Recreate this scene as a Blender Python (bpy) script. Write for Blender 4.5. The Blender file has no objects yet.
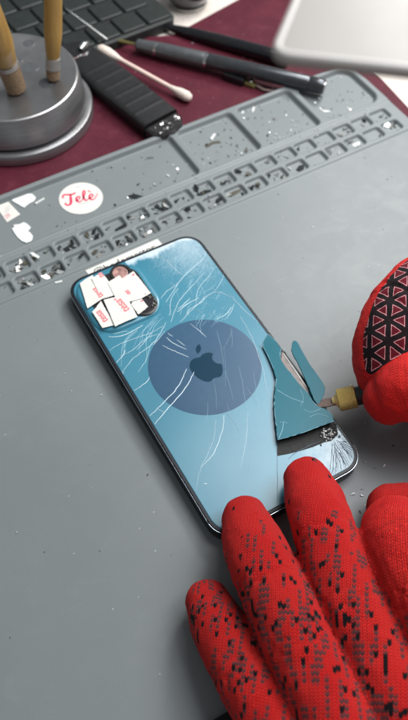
import bpy, bmesh, math, random
import numpy as np
from mathutils import Vector, Matrix, Euler, noise as mnoise
random.seed(7)
S = 0.001                      # everything below is in millimetres
sc = bpy.context.scene
col = sc.collection

# ------------------------------------------------------------------ camera
CAM_LOC = (-103.149, -159.211, 302.342)
CAM_ROT = (0.5800, -0.0320, -0.5220)
FPX = 783.85
cam_d = bpy.data.cameras.new('camera'); cam = bpy.data.objects.new('camera', cam_d); col.objects.link(cam)
cam.location = Vector(CAM_LOC) * S; cam.rotation_euler = CAM_ROT
cam_d.sensor_fit = 'VERTICAL'; cam_d.sensor_height = 24.0; cam_d.lens = FPX / 720 * 24.0
cam_d.clip_start = 0.01; cam_d.clip_end = 50
cam_d.dof.use_dof = True; cam_d.dof.focus_distance = 0.315; cam_d.dof.aperture_fstop = cam_d.lens / 3.3
sc.camera = cam
_R = Euler(CAM_ROT, 'XYZ').to_matrix(); _C = Vector(CAM_LOC)
def at(x, y, z=0.0):
    """measured point of the photograph -> millimetres on the plane at height z"""
    d = _R @ Vector(((x - 204) / FPX, -(y - 360) / FPX, -1)); t = (z - _C.z) / d.z
    return _C + d * t
def ats(pts, z): return [(p.x, p.y) for p in (at(x, y, z) for x, y in pts)]

# ------------------------------------------------------------------ materials
class G:
    """small node graph writer"""
    def __init__(s, name):
        s.m = bpy.data.materials.new(name); s.m.use_nodes = True; s.t = s.m.node_tree
        s.b = s.t.nodes['Principled BSDF']
    def n(s, kind, **kw):
        o = s.t.nodes.new(kind)
        for k, v in kw.items(): setattr(o, k, v)
        return o
    def L(s, a, b): s.t.links.new(a, b)
    def m_(s, op, a, b=None, c=None, clamp=False):
        o = s.n('ShaderNodeMath', operation=op); o.use_clamp = clamp
        for i, v in enumerate((a, b, c)):
            if v is None: continue
            if isinstance(v, (int, float)): o.inputs[i].default_value = v
            else: s.L(v, o.inputs[i])
        return o.outputs[0]
    def coord(s, scale=1000.0, kind='Object'):
        tc = s.n('ShaderNodeTexCoord'); mp = s.n('ShaderNodeMapping')
        mp.inputs['Scale'].default_value = (scale,) * 3 if isinstance(scale, (int, float)) else scale
        s.L(tc.outputs[kind], mp.inputs['Vector']); return mp.outputs[0]
    def noise(s, vec, scale, detail=3.0, rough=.5, dist=0.0):
        o = s.n('ShaderNodeTexNoise'); s.L(vec, o.inputs['Vector'])
        o.inputs['Scale'].default_value = scale; o.inputs['Detail'].default_value = detail
        o.inputs['Roughness'].default_value = rough; o.inputs['Distortion'].default_value = dist
        return o.outputs['Fac']
    def ramp(s, fac, stops):
        o = s.n('ShaderNodeValToRGB'); e = o.color_ramp.elements
        while len(e) < len(stops): e.new(.5)
        for i, (p, c) in enumerate(stops):
            e[i].position = p; e[i].color = (*c, 1) if not isinstance(c, (int, float)) else (c, c, c, 1)
        s.L(fac, o.inputs[0]); return o.outputs[0]
    def mix(s, fac, a, b):
        o = s.n('ShaderNodeMix', data_type='RGBA')
        if isinstance(fac, (int, float)): o.inputs[0].default_value = fac
        else: s.L(fac, o.inputs[0])
        for i, v in ((6, a), (7, b)):
            if isinstance(v, tuple): o.inputs[i].default_value = (*v, 1)
            else: s.L(v, o.inputs[i])
        return o.outputs[2]
    def bump(s, h, dist, strength=1.0):
        o = s.n('ShaderNodeBump'); o.inputs['Distance'].default_value = dist * S; o.inputs['Strength'].default_value = strength
        s.L(h, o.inputs['Height']); s.L(o.outputs[0], s.b.inputs['Normal']); return o
    def set(s, **kw):
        for k, v in kw.items():
            k = k.replace('_', ' ')
            i = s.b.inputs[k]
            if isinstance(v, (int, float)): i.default_value = v
            elif isinstance(v, tuple): i.default_value = (*v, 1) if len(v) == 3 else v
            else: s.L(v, i)
        return s

def simple(name, c, rough=.5, metal=0.0, var=.12, nscale=.25, bump=0.0, bscale=2.0, **kw):
    g = G(name); v = g.coord()
    n = g.noise(v, nscale, 5, .6)
    lo = tuple(x * (1 - var) for x in c); hi = tuple(min(1, x * (1 + var)) for x in c)
    g.set(Base_Color=g.ramp(n, [(.3, lo), (.7, hi)]), Metallic=metal,
          Roughness=g.m_('ADD', g.m_('MULTIPLY', g.noise(v, nscale * 3, 4), .16), rough - .08), **kw)
    if bump: g.bump(g.noise(v, bscale, 4), bump)
    return g.m

M = {}
def mat_rubber():
    g = G('grey_rubber'); v = g.coord()
    big = g.noise(v, .018, 4, .6); fine = g.noise(v, .9, 6, .7); smear = g.noise(v, .07, 6, .65, 1.2)
    c = g.ramp(big, [(.3, (.180, .202, .209)), (.7, (.198, .221, .227))])
    c = g.mix(g.m_('MULTIPLY', g.ramp(smear, [(.56, 0), (.72, 1)]), .10), c, (.30, .315, .31))
    c = g.mix(g.m_('MULTIPLY', g.ramp(g.noise(v, .11, 5, .7), [(.62, 0), (.75, 1)]), .2), c, (.15, .165, .165))
    c = g.mix(g.m_('MULTIPLY', g.ramp(fine, [(.35, 1), (.5, 0)]), .18), c, (.16, .18, .18))
    for rot_, th in ((.5, .70), (-.9, .705), (1.9, .71)):
        mp = g.n('ShaderNodeMapping'); mp.inputs['Rotation'].default_value = (0, 0, rot_); mp.inputs['Scale'].default_value = (.022, 1.1, 1); g.L(v, mp.inputs['Vector'])
        scr = g.ramp(g.noise(mp.outputs[0], 1.0, 3, .5, .15), [(th, 0), (th + .03, 1)])
        c = g.mix(g.m_('MULTIPLY', scr, .22), c, (.33, .35, .35))
    # scattered dust specks
    vo = g.n('ShaderNodeTexVoronoi'); g.L(v, vo.inputs['Vector']); vo.inputs['Scale'].default_value = .16
    wn = g.n('ShaderNodeTexWhiteNoise'); g.L(vo.outputs['Color'], wn.inputs['Vector'])
    dot = g.m_('MULTIPLY', g.m_('LESS_THAN', vo.outputs['Distance'], .045), g.m_('GREATER_THAN', wn.outputs['Value'], .45))
    c = g.mix(g.m_('MULTIPLY', dot, .6), c, g.mix(g.m_('GREATER_THAN', wn.outputs['Value'], .75), (.06, .07, .07), (.62, .64, .62)))
    rg = g.m_('ADD', g.m_('MULTIPLY', smear, .22), .34)
    g.set(Base_Color=c, Roughness=rg, Specular_IOR_Level=.45)
    g.bump(g.m_('ADD', g.m_('MULTIPLY', fine, .4), g.noise(v, 4.0, 3)), .05, .6)
    return g.m
M['rubber'] = mat_rubber()

def mat_pad():
    g = G('maroon_pad'); v = g.coord()
    n = g.noise(v, .05, 5, .65); f = g.noise(v, 1.3, 4, .7)
    c = g.ramp(n, [(.25, (.062, .007, .016)), (.75, (.108, .014, .028))])
    c = g.mix(g.m_('MULTIPLY', g.ramp(g.noise(v, .09, 6, .75, .8), [(.55, 0), (.75, 1)]), .4), c, (.17, .05, .07))
    c = g.mix(g.m_('MULTIPLY', g.ramp(g.noise(v, .35, 4, .6), [(.66, 0), (.72, 1)]), .5), c, (.20, .08, .09))
    g.set(Base_Color=c, Roughness=g.m_('ADD', g.m_('MULTIPLY', n, .2), .46), Specular_IOR_Level=.22)
    g.bump(g.m_('ADD', f, g.noise(v, .35, 3)), .12, .7)
    return g.m
M['pad'] = mat_pad()
def mat_table():
    g = G('cream_table'); v = g.coord()
    n = g.noise(v, .04, 5, .6); sp = g.noise(v, .5, 3, .6)
    c = g.ramp(n, [(.3, (.64, .58, .52)), (.7, (.76, .70, .64))])
    c = g.mix(g.m_('MULTIPLY', g.ramp(sp, [(.58, 0), (.66, 1)]), .55), c, (.42, .36, .29))
    g.set(Base_Color=c, Roughness=.35); return g.m
M['table'] = mat_table()

PT = [0, 0]
def mat_glass():
    g = G('blue_back_glass'); tc = g.n('ShaderNodeTexCoord'); mp = g.n('ShaderNodeMapping'); mp.inputs['Scale'].default_value = (1000,) * 3
    g.L(tc.outputs['Object'], mp.inputs['Vector']); v = mp.outputs[0]
    sx = g.n('ShaderNodeSeparateXYZ'); g.L(v, sx.inputs[0]); x, y = sx.outputs[0], sx.outputs[1]
    c = g.ramp(g.noise(v, .03, 3), [(.3, (.034, .200, .290)), (.7, (.046, .230, .325))])
    # crushed glass in the corner and along the top edge: white glitter with gaps
    d = g.m_('SQRT', g.m_('ADD', g.m_('POWER', g.m_('SUBTRACT', x, 28.0), 2.0), g.m_('POWER', g.m_('MULTIPLY', g.m_('SUBTRACT', y, 68.0), .8), 2.0)))
    near = g.m_('SUBTRACT', 1.0, g.m_('DIVIDE', d, 38.0), clamp=True)
    edge = g.m_('SUBTRACT', 1.0, g.m_('DIVIDE', g.m_('SUBTRACT', 72.5, y), 9.0), clamp=True)
    edge = g.m_('MULTIPLY', edge, g.m_('GREATER_THAN', x, -4.0))
    sc_ = g.noise(v, .55, 6, .75, 1.5); fl = g.noise(v, .16, 4, .6, 1.0)
    m1 = g.ramp(g.m_('ADD', g.m_('MULTIPLY', near, .55), g.m_('MULTIPLY', sc_, .62)), [(.56, 0), (.86, 1)])
    m2 = g.ramp(g.m_('ADD', g.m_('MULTIPLY', edge, .42), g.m_('MULTIPLY', fl, .5)), [(.41, 0), (.58, 1)])
    vo = g.n('ShaderNodeTexVoronoi', feature='DISTANCE_TO_EDGE'); g.L(v, vo.inputs['Vector']); vo.inputs['Scale'].default_value = .42
    net = g.m_('MULTIPLY', g.ramp(vo.outputs['Distance'], [(.02, 1), (.07, 0)]), g.ramp(g.m_('MULTIPLY', near, fl), [(.18, 0), (.42, 1)]))
    w = g.m_('MAXIMUM', g.m_('MAXIMUM', g.m_('MULTIPLY', m1, .42), g.m_('MULTIPLY', m2, .85)), g.m_('MULTIPLY', net, .30))
    # pale crushed glass in the opposite corner
    d2 = g.m_('SQRT', g.m_('ADD', g.m_('POWER', g.m_('SUBTRACT', x, 33.0), 2.0), g.m_('POWER', g.m_('SUBTRACT', y, -66.0), 2.0)))
    m3 = g.m_('MULTIPLY', g.ramp(d2, [(0.0, 1), (1.0, 0)]), 0.0)
    mr = g.n('ShaderNodeMapRange'); g.L(d2, mr.inputs[0]); mr.inputs[1].default_value = 24; mr.inputs[2].default_value = 8
    m3 = g.m_('MULTIPLY', mr.outputs[0], g.ramp(g.noise(v, .3, 4, .6), [(.3, .25), (.7, .6)]))
    w = g.m_('MAXIMUM', w, m3)
    c = g.mix(w, c, (.70, .80, .86))
    g.set(Base_Color=c, Roughness=g.m_('ADD', g.m_('MULTIPLY', g.noise(v, .08, 5, .7), .12), .24), Specular_IOR_Level=.5, Coat_Weight=.4, Coat_Roughness=.2)
    g.bump(g.m_('ADD', g.m_('MULTIPLY', sc_, near), g.m_('MULTIPLY', vo.outputs['Distance'], g.m_('MULTIPLY', near, .8))), .35, .5)
    return g.m
M['glass'] = mat_glass()
M['disc'] = simple('coil_disc', (.044, .104, .180), .36, var=.05, Specular_IOR_Level=.22)
M['logo'] = simple('logo_dark', (.003, .036, .070), .4, var=.05, Specular_IOR_Level=.12)
M['teal'] = simple('teal_glass', (.016, .135, .180), .3, var=.08, nscale=.06, Specular_IOR_Level=.22)
M['glue'] = simple('dark_glue', (.009, .010, .009), .7, var=.5, nscale=.5, bump=.25, bscale=.9)
M['frame'] = simple('navy_metal', (.006, .009, .014), .38, 0.0, var=.15, Specular_IOR_Level=.35)
M['bezel'] = simple('bright_edge', (.55, .60, .66), .18, 1.0, var=.1)
M['crack'] = simple('crack_white', (.72, .86, .92), .35, var=.1)
M['crackd'] = simple('crack_dark', (.05, .10, .15), .4, var=.2)
M['crackt'] = simple('crack_soft', (.28, .52, .63), .35, var=.1)
M['island'] = simple('island_glass', (.035, .10, .16), .3, var=.1, Coat_Weight=.5)
M['black'] = simple('black_plastic', (.012, .012, .013), .35, var=.3, nscale=.4)
M['blackgloss'] = simple('black_lacquer', (.010, .010, .012), .16, var=.3, nscale=.4)
M['lens'] = simple('lens_glass', (.035, .030, .035), .06, var=.2)
M['pinklens'] = simple('pink_flash', (.40, .22, .20), .35, var=.6, nscale=.35)
M['paper'] = simple('white_paper', (.74, .72, .67), .55, var=.03, bump=.05, bscale=.6)
M['paperw'] = simple('white_scrap', (.78, .80, .78), .5, var=.04, bump=.1, bscale=.4)
M['red'] = simple('red_print', (.70, .17, .19), .5, var=.18, nscale=.9)
M['pinkprint'] = simple('pink_print', (.72, .36, .38), .5, var=.3, nscale=.9)
M['ink'] = simple('black_ink', (.02, .02, .025), .5, var=.2)
M['crimson'] = simple('crimson_ink', (.72, .045, .105), .45, var=.1)
M['greyink'] = simple('grey_ink', (.40, .38, .38), .5, var=.1)
def mat_brush(name, c, rough, metal=1.0, sc_=(60, 60, 900)):
    g = G(name); v = g.coord(1.0)
    mp = g.n('ShaderNodeMapping'); mp.inputs['Scale'].default_value = sc_; g.L(v, mp.inputs['Vector'])
    n = g.noise(mp.outputs[0], 1.0, 4, .6)
    g.set(Base_Color=g.ramp(n, [(.3, tuple(x * .8 for x in c)), (.7, c)]), Metallic=metal, Roughness=g.m_('ADD', g.m_('MULTIPLY', n, .2), rough - .1))
    return g.m
M['alu'] = mat_brush('brushed_aluminium', (.36, .36, .366), .36, .85)
M['alutop'] = mat_brush('turned_aluminium', (.34, .335, .325), .5, .6)
M['aludark'] = simple('shadow_groove', (.06, .06, .065), .5, .8)
M['steel'] = mat_brush('steel', (.62, .62, .62), .2, sc_=(900, 60, 60))
M['bladesteel'] = simple('blade_steel', (.22, .155, .135), .45, .35, var=.2, nscale=.5)
M['edgemetal'] = simple('exposed_edge', (.16, .135, .125), .45, .2, var=.3, nscale=.4)
M['edgelight'] = simple('exposed_lip', (.30, .29, .28), .45, .2, var=.2, nscale=.4)
M['gunmetal'] = simple('gunmetal', (.12, .128, .135), .38, .5, var=.15)
M['gunblack'] = simple('glossy_gunmetal', (.070, .076, .084), .24, .6, var=.15)
M['olive'] = simple('olive_brass', (.24, .22, .08), .35, .7, var=.3, nscale=.5)
M['cotton'] = simple('cotton', (.80, .70, .62), .95, var=.08, bump=.5, bscale=.9)
M['swabstick'] = simple('paper_stick', (.80, .60, .53), .6, var=.06)
def mat_wood():
    g = G('golden_wood'); v = g.coord((260, 260, 18))
    n = g.noise(v, 1.0, 5, .6, .4)
    g.set(Base_Color=g.ramp(n, [(.25, (.30, .165, .045)), (.75, (.50, .30, .075))]), Roughness=.42, Coat_Weight=.25)
    return g.m
M['wood'] = mat_wood()
M['ferrule'] = simple('dull_ferrule', (.50, .48, .46), .45, .9, var=.15)
M['bristle'] = simple('tan_bristle', (.26, .17, .10), .8, var=.3, nscale=.8, bump=.5, bscale=1.5)
M['ribbed'] = simple('ribbed_rubber', (.006, .0062, .0075), .5, var=.35, nscale=.3, bump=.12, bscale=.7)
M['smoky'] = simple('smoky_plastic', (.030, .028, .028), .15, var=.35, nscale=.4)
M['pinkchip'] = simple('pink_glitter', (.62, .40, .43), .4, .3, var=.5, nscale=1.2)
M['whiteboard'] = simple('white_plastic', (.30, .282, .265), .42, var=.03, nscale=.03)
M['whiterim'] = simple('white_plastic_rim', (.52, .50, .475), .35, var=.03, nscale=.03)
M['keys'] = simple('dark_green_key', (.014, .019, .018), .5, var=.2, nscale=.3, bump=.05)
M['keybase'] = simple('keyboard_body', (.016, .020, .019), .55, var=.2)
M['bowl'] = simple('dark_glaze', (.020, .016, .028), .12, var=.3, nscale=.15, Coat_Weight=.6)
M['cloth'] = simple('black_cloth', (.006, .006, .008), .9, var=.3, bump=.2, bscale=2.)
M['shard_dark'] = simple('dark_shard', (.022, .025, .027), .14, var=.4, nscale=1.)
M['shard_grey'] = simple('grey_shard', (.20, .21, .205), .2, var=.4, nscale=1.)
M['shard_white'] = simple('pale_shard', (.70, .72, .70), .3, var=.15, nscale=1.)
M['shard_silver'] = simple('silver_shard', (.55, .55, .54), .25, 1.0, var=.2, nscale=1.)
M['shard_brown'] = simple('olive_shard', (.085, .08, .06), .3, var=.4, nscale=1.)
SH = ['shard_dark', 'shard_grey', 'shard_white', 'shard_silver', 'shard_brown']
def mat_gold():
    g = G('knurled_brass'); tc = g.n('ShaderNodeTexCoord'); sx = g.n('ShaderNodeSeparateXYZ'); g.L(tc.outputs['UV'], sx.inputs[0])
    a, b = sx.outputs[0], sx.outputs[1]
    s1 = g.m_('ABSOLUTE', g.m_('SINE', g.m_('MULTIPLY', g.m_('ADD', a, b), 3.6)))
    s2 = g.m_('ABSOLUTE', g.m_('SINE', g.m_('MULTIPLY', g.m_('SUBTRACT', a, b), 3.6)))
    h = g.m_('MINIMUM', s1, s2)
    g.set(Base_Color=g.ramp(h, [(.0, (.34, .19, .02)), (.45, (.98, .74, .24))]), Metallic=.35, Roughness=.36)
    g.bump(h, .45, 1.0); return g.m
M['gold'] = mat_gold()
M['goldplain'] = simple('plain_brass', (.90, .66, .26), .32, .4, var=.1)

def mat_knit(name, triangles=False):
    g = G(name)
    uv = g.n('ShaderNodeUVMap', uv_map='UVMap'); sx = g.n('ShaderNodeSeparateXYZ'); g.L(uv.outputs[0], sx.inputs[0])
    u, v = sx.outputs[0], sx.outputs[1]            # millimetres round and along the finger
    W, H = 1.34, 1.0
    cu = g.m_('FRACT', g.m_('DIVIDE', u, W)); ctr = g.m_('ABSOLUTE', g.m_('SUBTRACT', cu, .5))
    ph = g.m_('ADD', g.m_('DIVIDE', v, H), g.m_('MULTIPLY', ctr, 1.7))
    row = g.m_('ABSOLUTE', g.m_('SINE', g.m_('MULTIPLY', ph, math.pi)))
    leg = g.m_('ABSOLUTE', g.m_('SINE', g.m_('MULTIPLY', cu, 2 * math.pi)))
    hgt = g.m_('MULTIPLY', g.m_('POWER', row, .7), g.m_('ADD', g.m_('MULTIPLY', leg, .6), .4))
    att = g.n('ShaderNodeAttribute', attribute_name='print'); pat = att.outputs['Fac']
    us = u
    def cells(wu, wv, seed):
        iu = g.m_('FLOOR', g.m_('DIVIDE', us, wu))
        wn = g.n('ShaderNodeTexWhiteNoise', noise_dimensions='2D'); cb = g.n('ShaderNodeCombineXYZ')
        g.L(iu, cb.inputs[0]); cb.inputs[1].default_value = seed; g.L(cb.outputs[0], wn.inputs['Vector'])
        jv = g.m_('FLOOR', g.m_('ADD', g.m_('DIVIDE', ph, wv), g.m_('MULTIPLY', wn.outputs['Value'], 7.0)))
        w2 = g.n('ShaderNodeTexWhiteNoise', noise_dimensions='3D'); c2 = g.n('ShaderNodeCombineXYZ')
        g.L(iu, c2.inputs[0]); g.L(jv, c2.inputs[1]); c2.inputs[2].default_value = seed + 3.7
        g.L(c2.outputs[0], w2.inputs['Vector']); return w2.outputs['Value']
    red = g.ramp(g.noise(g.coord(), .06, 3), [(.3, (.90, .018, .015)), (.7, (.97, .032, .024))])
    red = g.mix(g.m_('MULTIPLY', g.m_('SUBTRACT', 1.0, hgt), .85), red, (.24, .002, .005))  # shade between the loops painted into the red, darker in the stitch grooves
    if not triangles:
        grey = g.m_('LESS_THAN', cells(W * 1.0, 6.0, 1.0), g.m_('MULTIPLY', pat, .36))
        blk = g.m_('LESS_THAN', cells(W * 1.0, 2.0, 9.0), g.m_('MULTIPLY', pat, .09))
        gm = g.m_('MULTIPLY', grey, g.m_('ADD', g.m_('MULTIPLY', g.m_('GREATER_THAN', g.m_('SINE', g.m_('MULTIPLY', ph, math.pi)), .0), .60), .30))
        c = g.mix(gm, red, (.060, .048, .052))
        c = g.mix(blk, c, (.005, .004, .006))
        g.bump(hgt, .75, .9)
        rough = .82
    else:
        P = 8.6; lines = []
        uv2 = g.n('ShaderNodeUVMap', uv_map='Print'); s2 = g.n('ShaderNodeSeparateXYZ'); g.L(uv2.outputs[0], s2.inputs[0]); u, v = s2.outputs[0], s2.outputs[1]
        for a in (0.35, 0.35 + math.pi / 3, 0.35 + 2 * math.pi / 3):
            t = g.m_('DIVIDE', g.m_('ADD', g.m_('MULTIPLY', u, math.cos(a)), g.m_('MULTIPLY', v, math.sin(a))), P * .866)
            f = g.m_('FRACT', t); lines.append(g.m_('MINIMUM', f, g.m_('SUBTRACT', 1.0, f)))
        dmin = g.m_('MINIMUM', g.m_('MINIMUM', lines[0], lines[1]), lines[2])
        wob = g.m_('ADD', dmin, g.m_('MULTIPLY', g.m_('SUBTRACT', g.noise(g.coord(), .2, 2), .5), .13))
        outl = g.m_('MULTIPLY', g.m_('GREATER_THAN', wob, .135), g.m_('LESS_THAN', wob, .175))
        insd = g.m_('GREATER_THAN', wob, .175)
        pr = g.mix(insd, (.012, .007, .009), (.12, .006, .014))
        pr = g.mix(g.m_('MULTIPLY', outl, g.ramp(g.noise(g.coord(), .9, 3), [(.3, .65), (.5, 1.0)])), pr, (.74, .32, .34))
        msk = g.m_('GREATER_THAN', g.m_('ADD', pat, g.m_('MULTIPLY', g.m_('SUBTRACT', g.noise(g.coord(), .5, 2), .5), .05)), .5)
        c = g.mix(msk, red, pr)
        g.bump(g.m_('ADD', g.m_('MULTIPLY', hgt, g.m_('SUBTRACT', 1.0, g.m_('MULTIPLY', msk, .7))), g.m_('MULTIPLY', g.m_('MULTIPLY', outl, msk), .6)), .40, .8)
        rough = .72
    g.set(Base_Color=c, Roughness=rough, Sheen_Weight=.04, Sheen_Roughness=.5, Specular_IOR_Level=.15)
    return g.m
M['fibre'] = simple('red_fibre', (.70, .03, .025), .8, var=.2)
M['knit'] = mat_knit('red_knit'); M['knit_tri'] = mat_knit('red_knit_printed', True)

# ------------------------------------------------------------------ mesh helpers
def Vm(p): return Vector((p[0] * S, p[1] * S, p[2] * S))
def link(name, me, mats, parent=None, smooth=None):
    o = bpy.data.objects.new(name, me); col.objects.link(o)
    for m in (mats if isinstance(mats, (list, tuple)) else [mats]): me.materials.append(M[m])
    if parent is not None:
        o.parent = parent
        o.matrix_parent_inverse = Matrix.Identity(4)
        o.location = -parent.location if parent.parent is None else (0, 0, 0)
    if smooth is not None:
        for p in me.polygons: p.use_smooth = True
        if smooth < 180: me.set_sharp_from_angle(angle=math.radians(smooth))
    return o
class MB:
    def __init__(s): s.v = []; s.f = []; s.mi = []; s.uv = {}
    def add(s, vs, fs, mi=0):
        b = len(s.v); s.v += [tuple(p) for p in vs]; s.f += [tuple(i + b for i in f) for f in fs]; s.mi += [mi] * len(fs); return s
    def prism(s, poly, z0, z1, bev=0.0, mi=0, fz=None):
        """extruded outline with a bevelled top edge; poly counter-clockwise or not. fz(x,y) adds height"""
        a = sum(poly[i][0] * poly[(i + 1) % len(poly)][1] - poly[(i + 1) % len(poly)][0] * poly[i][1] for i in range(len(poly)))
        if a < 0: poly = poly[::-1]
        n = len(poly); ins = inset(poly, bev) if bev else poly
        fz = fz or (lambda x, y: 0.0)
        rings = [[(x, y, z0 + fz(x, y)) for x, y in poly], [(x, y, z1 - bev + fz(x, y)) for x, y in poly]]
        if bev: rings.append([(x, y, z1 + fz(x, y)) for x, y in ins])
        vs = [p for r in rings for p in r]; fs = [tuple(range(n - 1, -1, -1))]
        for k in range(len(rings) - 1):
            for i in range(n): j = (i + 1) % n; fs.append((k * n + i, k * n + j, (k + 1) * n + j, (k + 1) * n + i))
        fs.append(tuple((len(rings) - 1) * n + i for i in range(n)))
        return s.add(vs, fs, mi)
    def tube(s, pts, rad, seg=10, mi=0, caps=True, flat=1.0):
        pts = [Vector(p) for p in pts]; n = len(pts)
        if isinstance(rad, (int, float)): rad = [rad] * n
        T = [(pts[min(i + 1, n - 1)] - pts[max(i - 1, 0)]).normalized() for i in range(n)]
        up = Vector((0, 0, 1)) if abs(T[0].z) < .9 else Vector((1, 0, 0))
        vs = []; 
        for i in range(n):
            sd = T[i].cross(up).normalized(); nu = sd.cross(T[i]).normalized()
            if abs(T[i].z) < .9: up = Vector((0, 0, 1))
            else: up = nu
            for k in range(seg):
                a = 2 * math.pi * k / seg
                vs.append(pts[i] + sd * math.cos(a) * rad[i] + nu * math.sin(a) * rad[i] * flat)
        fs = []
        for i in range(n - 1):
            for k in range(seg): j = (k + 1) % seg; fs.append((i * seg + k, i * seg + j, (i + 1) * seg + j, (i + 1) * seg + k))
        if caps: fs.append(tuple(range(seg - 1, -1, -1))); fs.append(tuple((n - 1) * seg + k for k in range(seg)))
        return s.add(vs, fs, mi)
    def lathe(s, prof, c=(0, 0, 0), seg=64, mi=0, close=True):
        vs = []; n = len(prof)
        for r, z in prof:
            for k in range(seg):
                a = 2 * math.pi * k / seg; vs.append((c[0] + r * math.cos(a), c[1] + r * math.sin(a), c[2] + z))
        fs = []
        for i in range(n - 1):
            for k in range(seg): j = (k + 1) % seg; fs.append((i * seg + k, i * seg + j, (i + 1) * seg + j, (i + 1) * seg + k))
        if close: fs.append(tuple(range(seg - 1, -1, -1))); fs.append(tuple((n - 1) * seg + k for k in range(seg)))
        return s.add(vs, fs, mi)
    def move(s, mtx):
        s.v = [tuple(mtx @ Vector(p)) for p in s.v]; return s
    def build(s, name, mats, parent=None, smooth=35):
        me = bpy.data.meshes.new(name); me.from_pydata([(x * S, y * S, z * S) for x, y, z in s.v], [], s.f); me.update()
        o = link(name, me, mats, parent, smooth)
        if len(set(s.mi)) > 1: me.polygons.foreach_set('material_index', s.mi)
        return o
def inset(poly, d):
    out = []; n = len(poly)
    for i in range(n):
        p0, p1, p2 = Vector(poly[i - 1]), Vector(poly[i]), Vector(poly[(i + 1) % n])
        e1 = (p1 - p0).normalized(); e2 = (p2 - p1).normalized()
        n1 = Vector((-e1.y, e1.x)); n2 = Vector((-e2.y, e2.x)); b = (n1 + n2)
        b = b / max(.35, b.dot(n1)) if b.length > 1e-6 else n1
        out.append(tuple(p1 + b * d))
    return out
def rrect(cx, cy, w, h, r, n=8, p=2.0):
    out = []
    for sx, sy, a0 in ((1, 1, 0), (-1, 1, 90), (-1, -1, 180), (1, -1, 270)):
        for k in range(n + 1):
            a = math.radians(a0 + 90 * k / n); c, s_ = math.cos(a), math.sin(a)
            out.append((cx + sx * (w / 2 - r) + r * math.copysign(abs(c) ** (2 / p), c), cy + sy * (h / 2 - r) + r * math.copysign(abs(s_) ** (2 / p), s_)))
    return out
def spline(pts, n=8):
    """Catmull-Rom through points of any dimension"""
    P = [np.array(p, float) for p in pts]; P = [2 * P[0] - P[1]] + P + [2 * P[-1] - P[-2]]; out = []
    for i in range(1, len(P) - 2):
        for k in range(n):
            t = k / n; a, b, c, d = P[i - 1], P[i], P[i + 1], P[i + 2]
            out.append(.5 * (2 * b + (c - a) * t + (2 * a - 5 * b + 4 * c - d) * t * t + (3 * b - a - 3 * c + d) * t ** 3))
    out.append(P[-2]); return [tuple(x) for x in out]
def ragged(poly, step, amp, rnd):
    out = []
    for i in range(len(poly)):
        a, b = np.array(poly[i]), np.array(poly[(i + 1) % len(poly)]); L = float(np.linalg.norm(b - a)); n = max(1, int(L / step)); nn = np.array((-(b - a)[1], (b - a)[0])) / (L + 1e-9)
        for k in range(n): out.append(tuple(a + (b - a) * k / n + nn * (rnd.uniform(-amp, amp) * rnd.choice((.1, .3, .5, 1.9)) if k else 0)))
    return out
def empty(name, loc=(0, 0, 0)):
    o = bpy.data.objects.new(name, None); col.objects.link(o); o.location = Vector(loc) * S; o.empty_display_size = .01; return o
def tag(o, label=None, cat=None, group=None, kind=None):
    for k, v in (('label', label), ('category', cat), ('group', group), ('kind', kind)):
        if v: o[k] = v
    return o
def text_mb(body, size, m4, shear=0.0, thick=.03, bold=0.0):
    cu = bpy.data.curves.new('t', 'FONT'); cu.body = body; cu.size = size; cu.shear = shear; cu.offset = bold
    cu.align_x = 'CENTER'; cu.align_y = 'CENTER'; cu.extrude = thick; cu.resolution_u = 3; cu.space_character = .92
    o = bpy.data.objects.new('t', cu); col.objects.link(o)
    me = bpy.data.meshes.new_from_object(o.evaluated_get(bpy.context.evaluated_depsgraph_get()))
    mb = MB().add([m4 @ v.co for v in me.vertices], [tuple(p.vertices) for p in me.polygons])
    bpy.data.objects.remove(o); bpy.data.curves.remove(cu); bpy.data.meshes.remove(me); return mb
def rotz(x, y, z, deg): return Matrix.Translation((x, y, z)) @ Matrix.Rotation(math.radians(deg), 4, 'Z')

# ------------------------------------------------------------------ setting: table, pad
tb = MB().prism([(-900, -700), (1100, -700), (1100, 1400), (-900, 1400)], -30, -5.6, 2)
tag(tb.build('table', 'table'), 'cream speckled table top under the maroon pad', kind='structure')
PAD_Z = -4.0
p1, p2 = at(178, 33, PAD_Z), at(237, 0, PAD_Z)
dirp = (p2 - p1).normalized(); pr = p1 + dirp * 92; pl = p1 - dirp * 430
pad = [(-420, 345), (p1.x - 60, p1.y + 22), (p1.x - 4, p1.y), (pr.x - 4, pr.y - 1.2), (pr.x, pr.y - 5), (206, 140), (203.6, 105), (201, -260), (-420, -260)]
pd = MB().prism(pad, -5.55, PAD_Z, .5).build('desk_pad', 'pad')
tag(pd, 'maroon leather desk pad lying under the grey mat and tools', 'desk pad')

# ------------------------------------------------------------------ repair mat
TH = 0.0264; cT, sT = math.cos(TH), math.sin(TH)
def UV(u, v): return (cT * u - sT * v, sT * u + cT * v)
U0, U1, V0, V1 = -210.0, 197.5, -250.0, 151.8
def sd_box(u, v, cx, cy, hw, hh, r):
    dx = np.abs(u - cx) - (hw - r); dy = np.abs(v - cy) - (hh - r)
    return np.sqrt(np.maximum(dx, 0) ** 2 + np.maximum(dy, 0) ** 2) + np.minimum(np.maximum(dx, dy), 0) - r
def sst(a, b, x):
    t = np.clip((x - a) / (b - a), 0, 1); return t * t * (3 - 2 * t)
SEP = [13.45 * k for k in range(-7, 16)]
CELL0 = -.3
cells = []
for row, (va, vb) in enumerate(((86.5, 94.8), (97.5, 105.8))):
    for k in range(-14, 14):
        ua = CELL0 + .3 + 13.46 * k + 1.6; ub = ua + 11.6
        if ub > 193: continue
        cells.append((ua, ub, va, vb))
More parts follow.
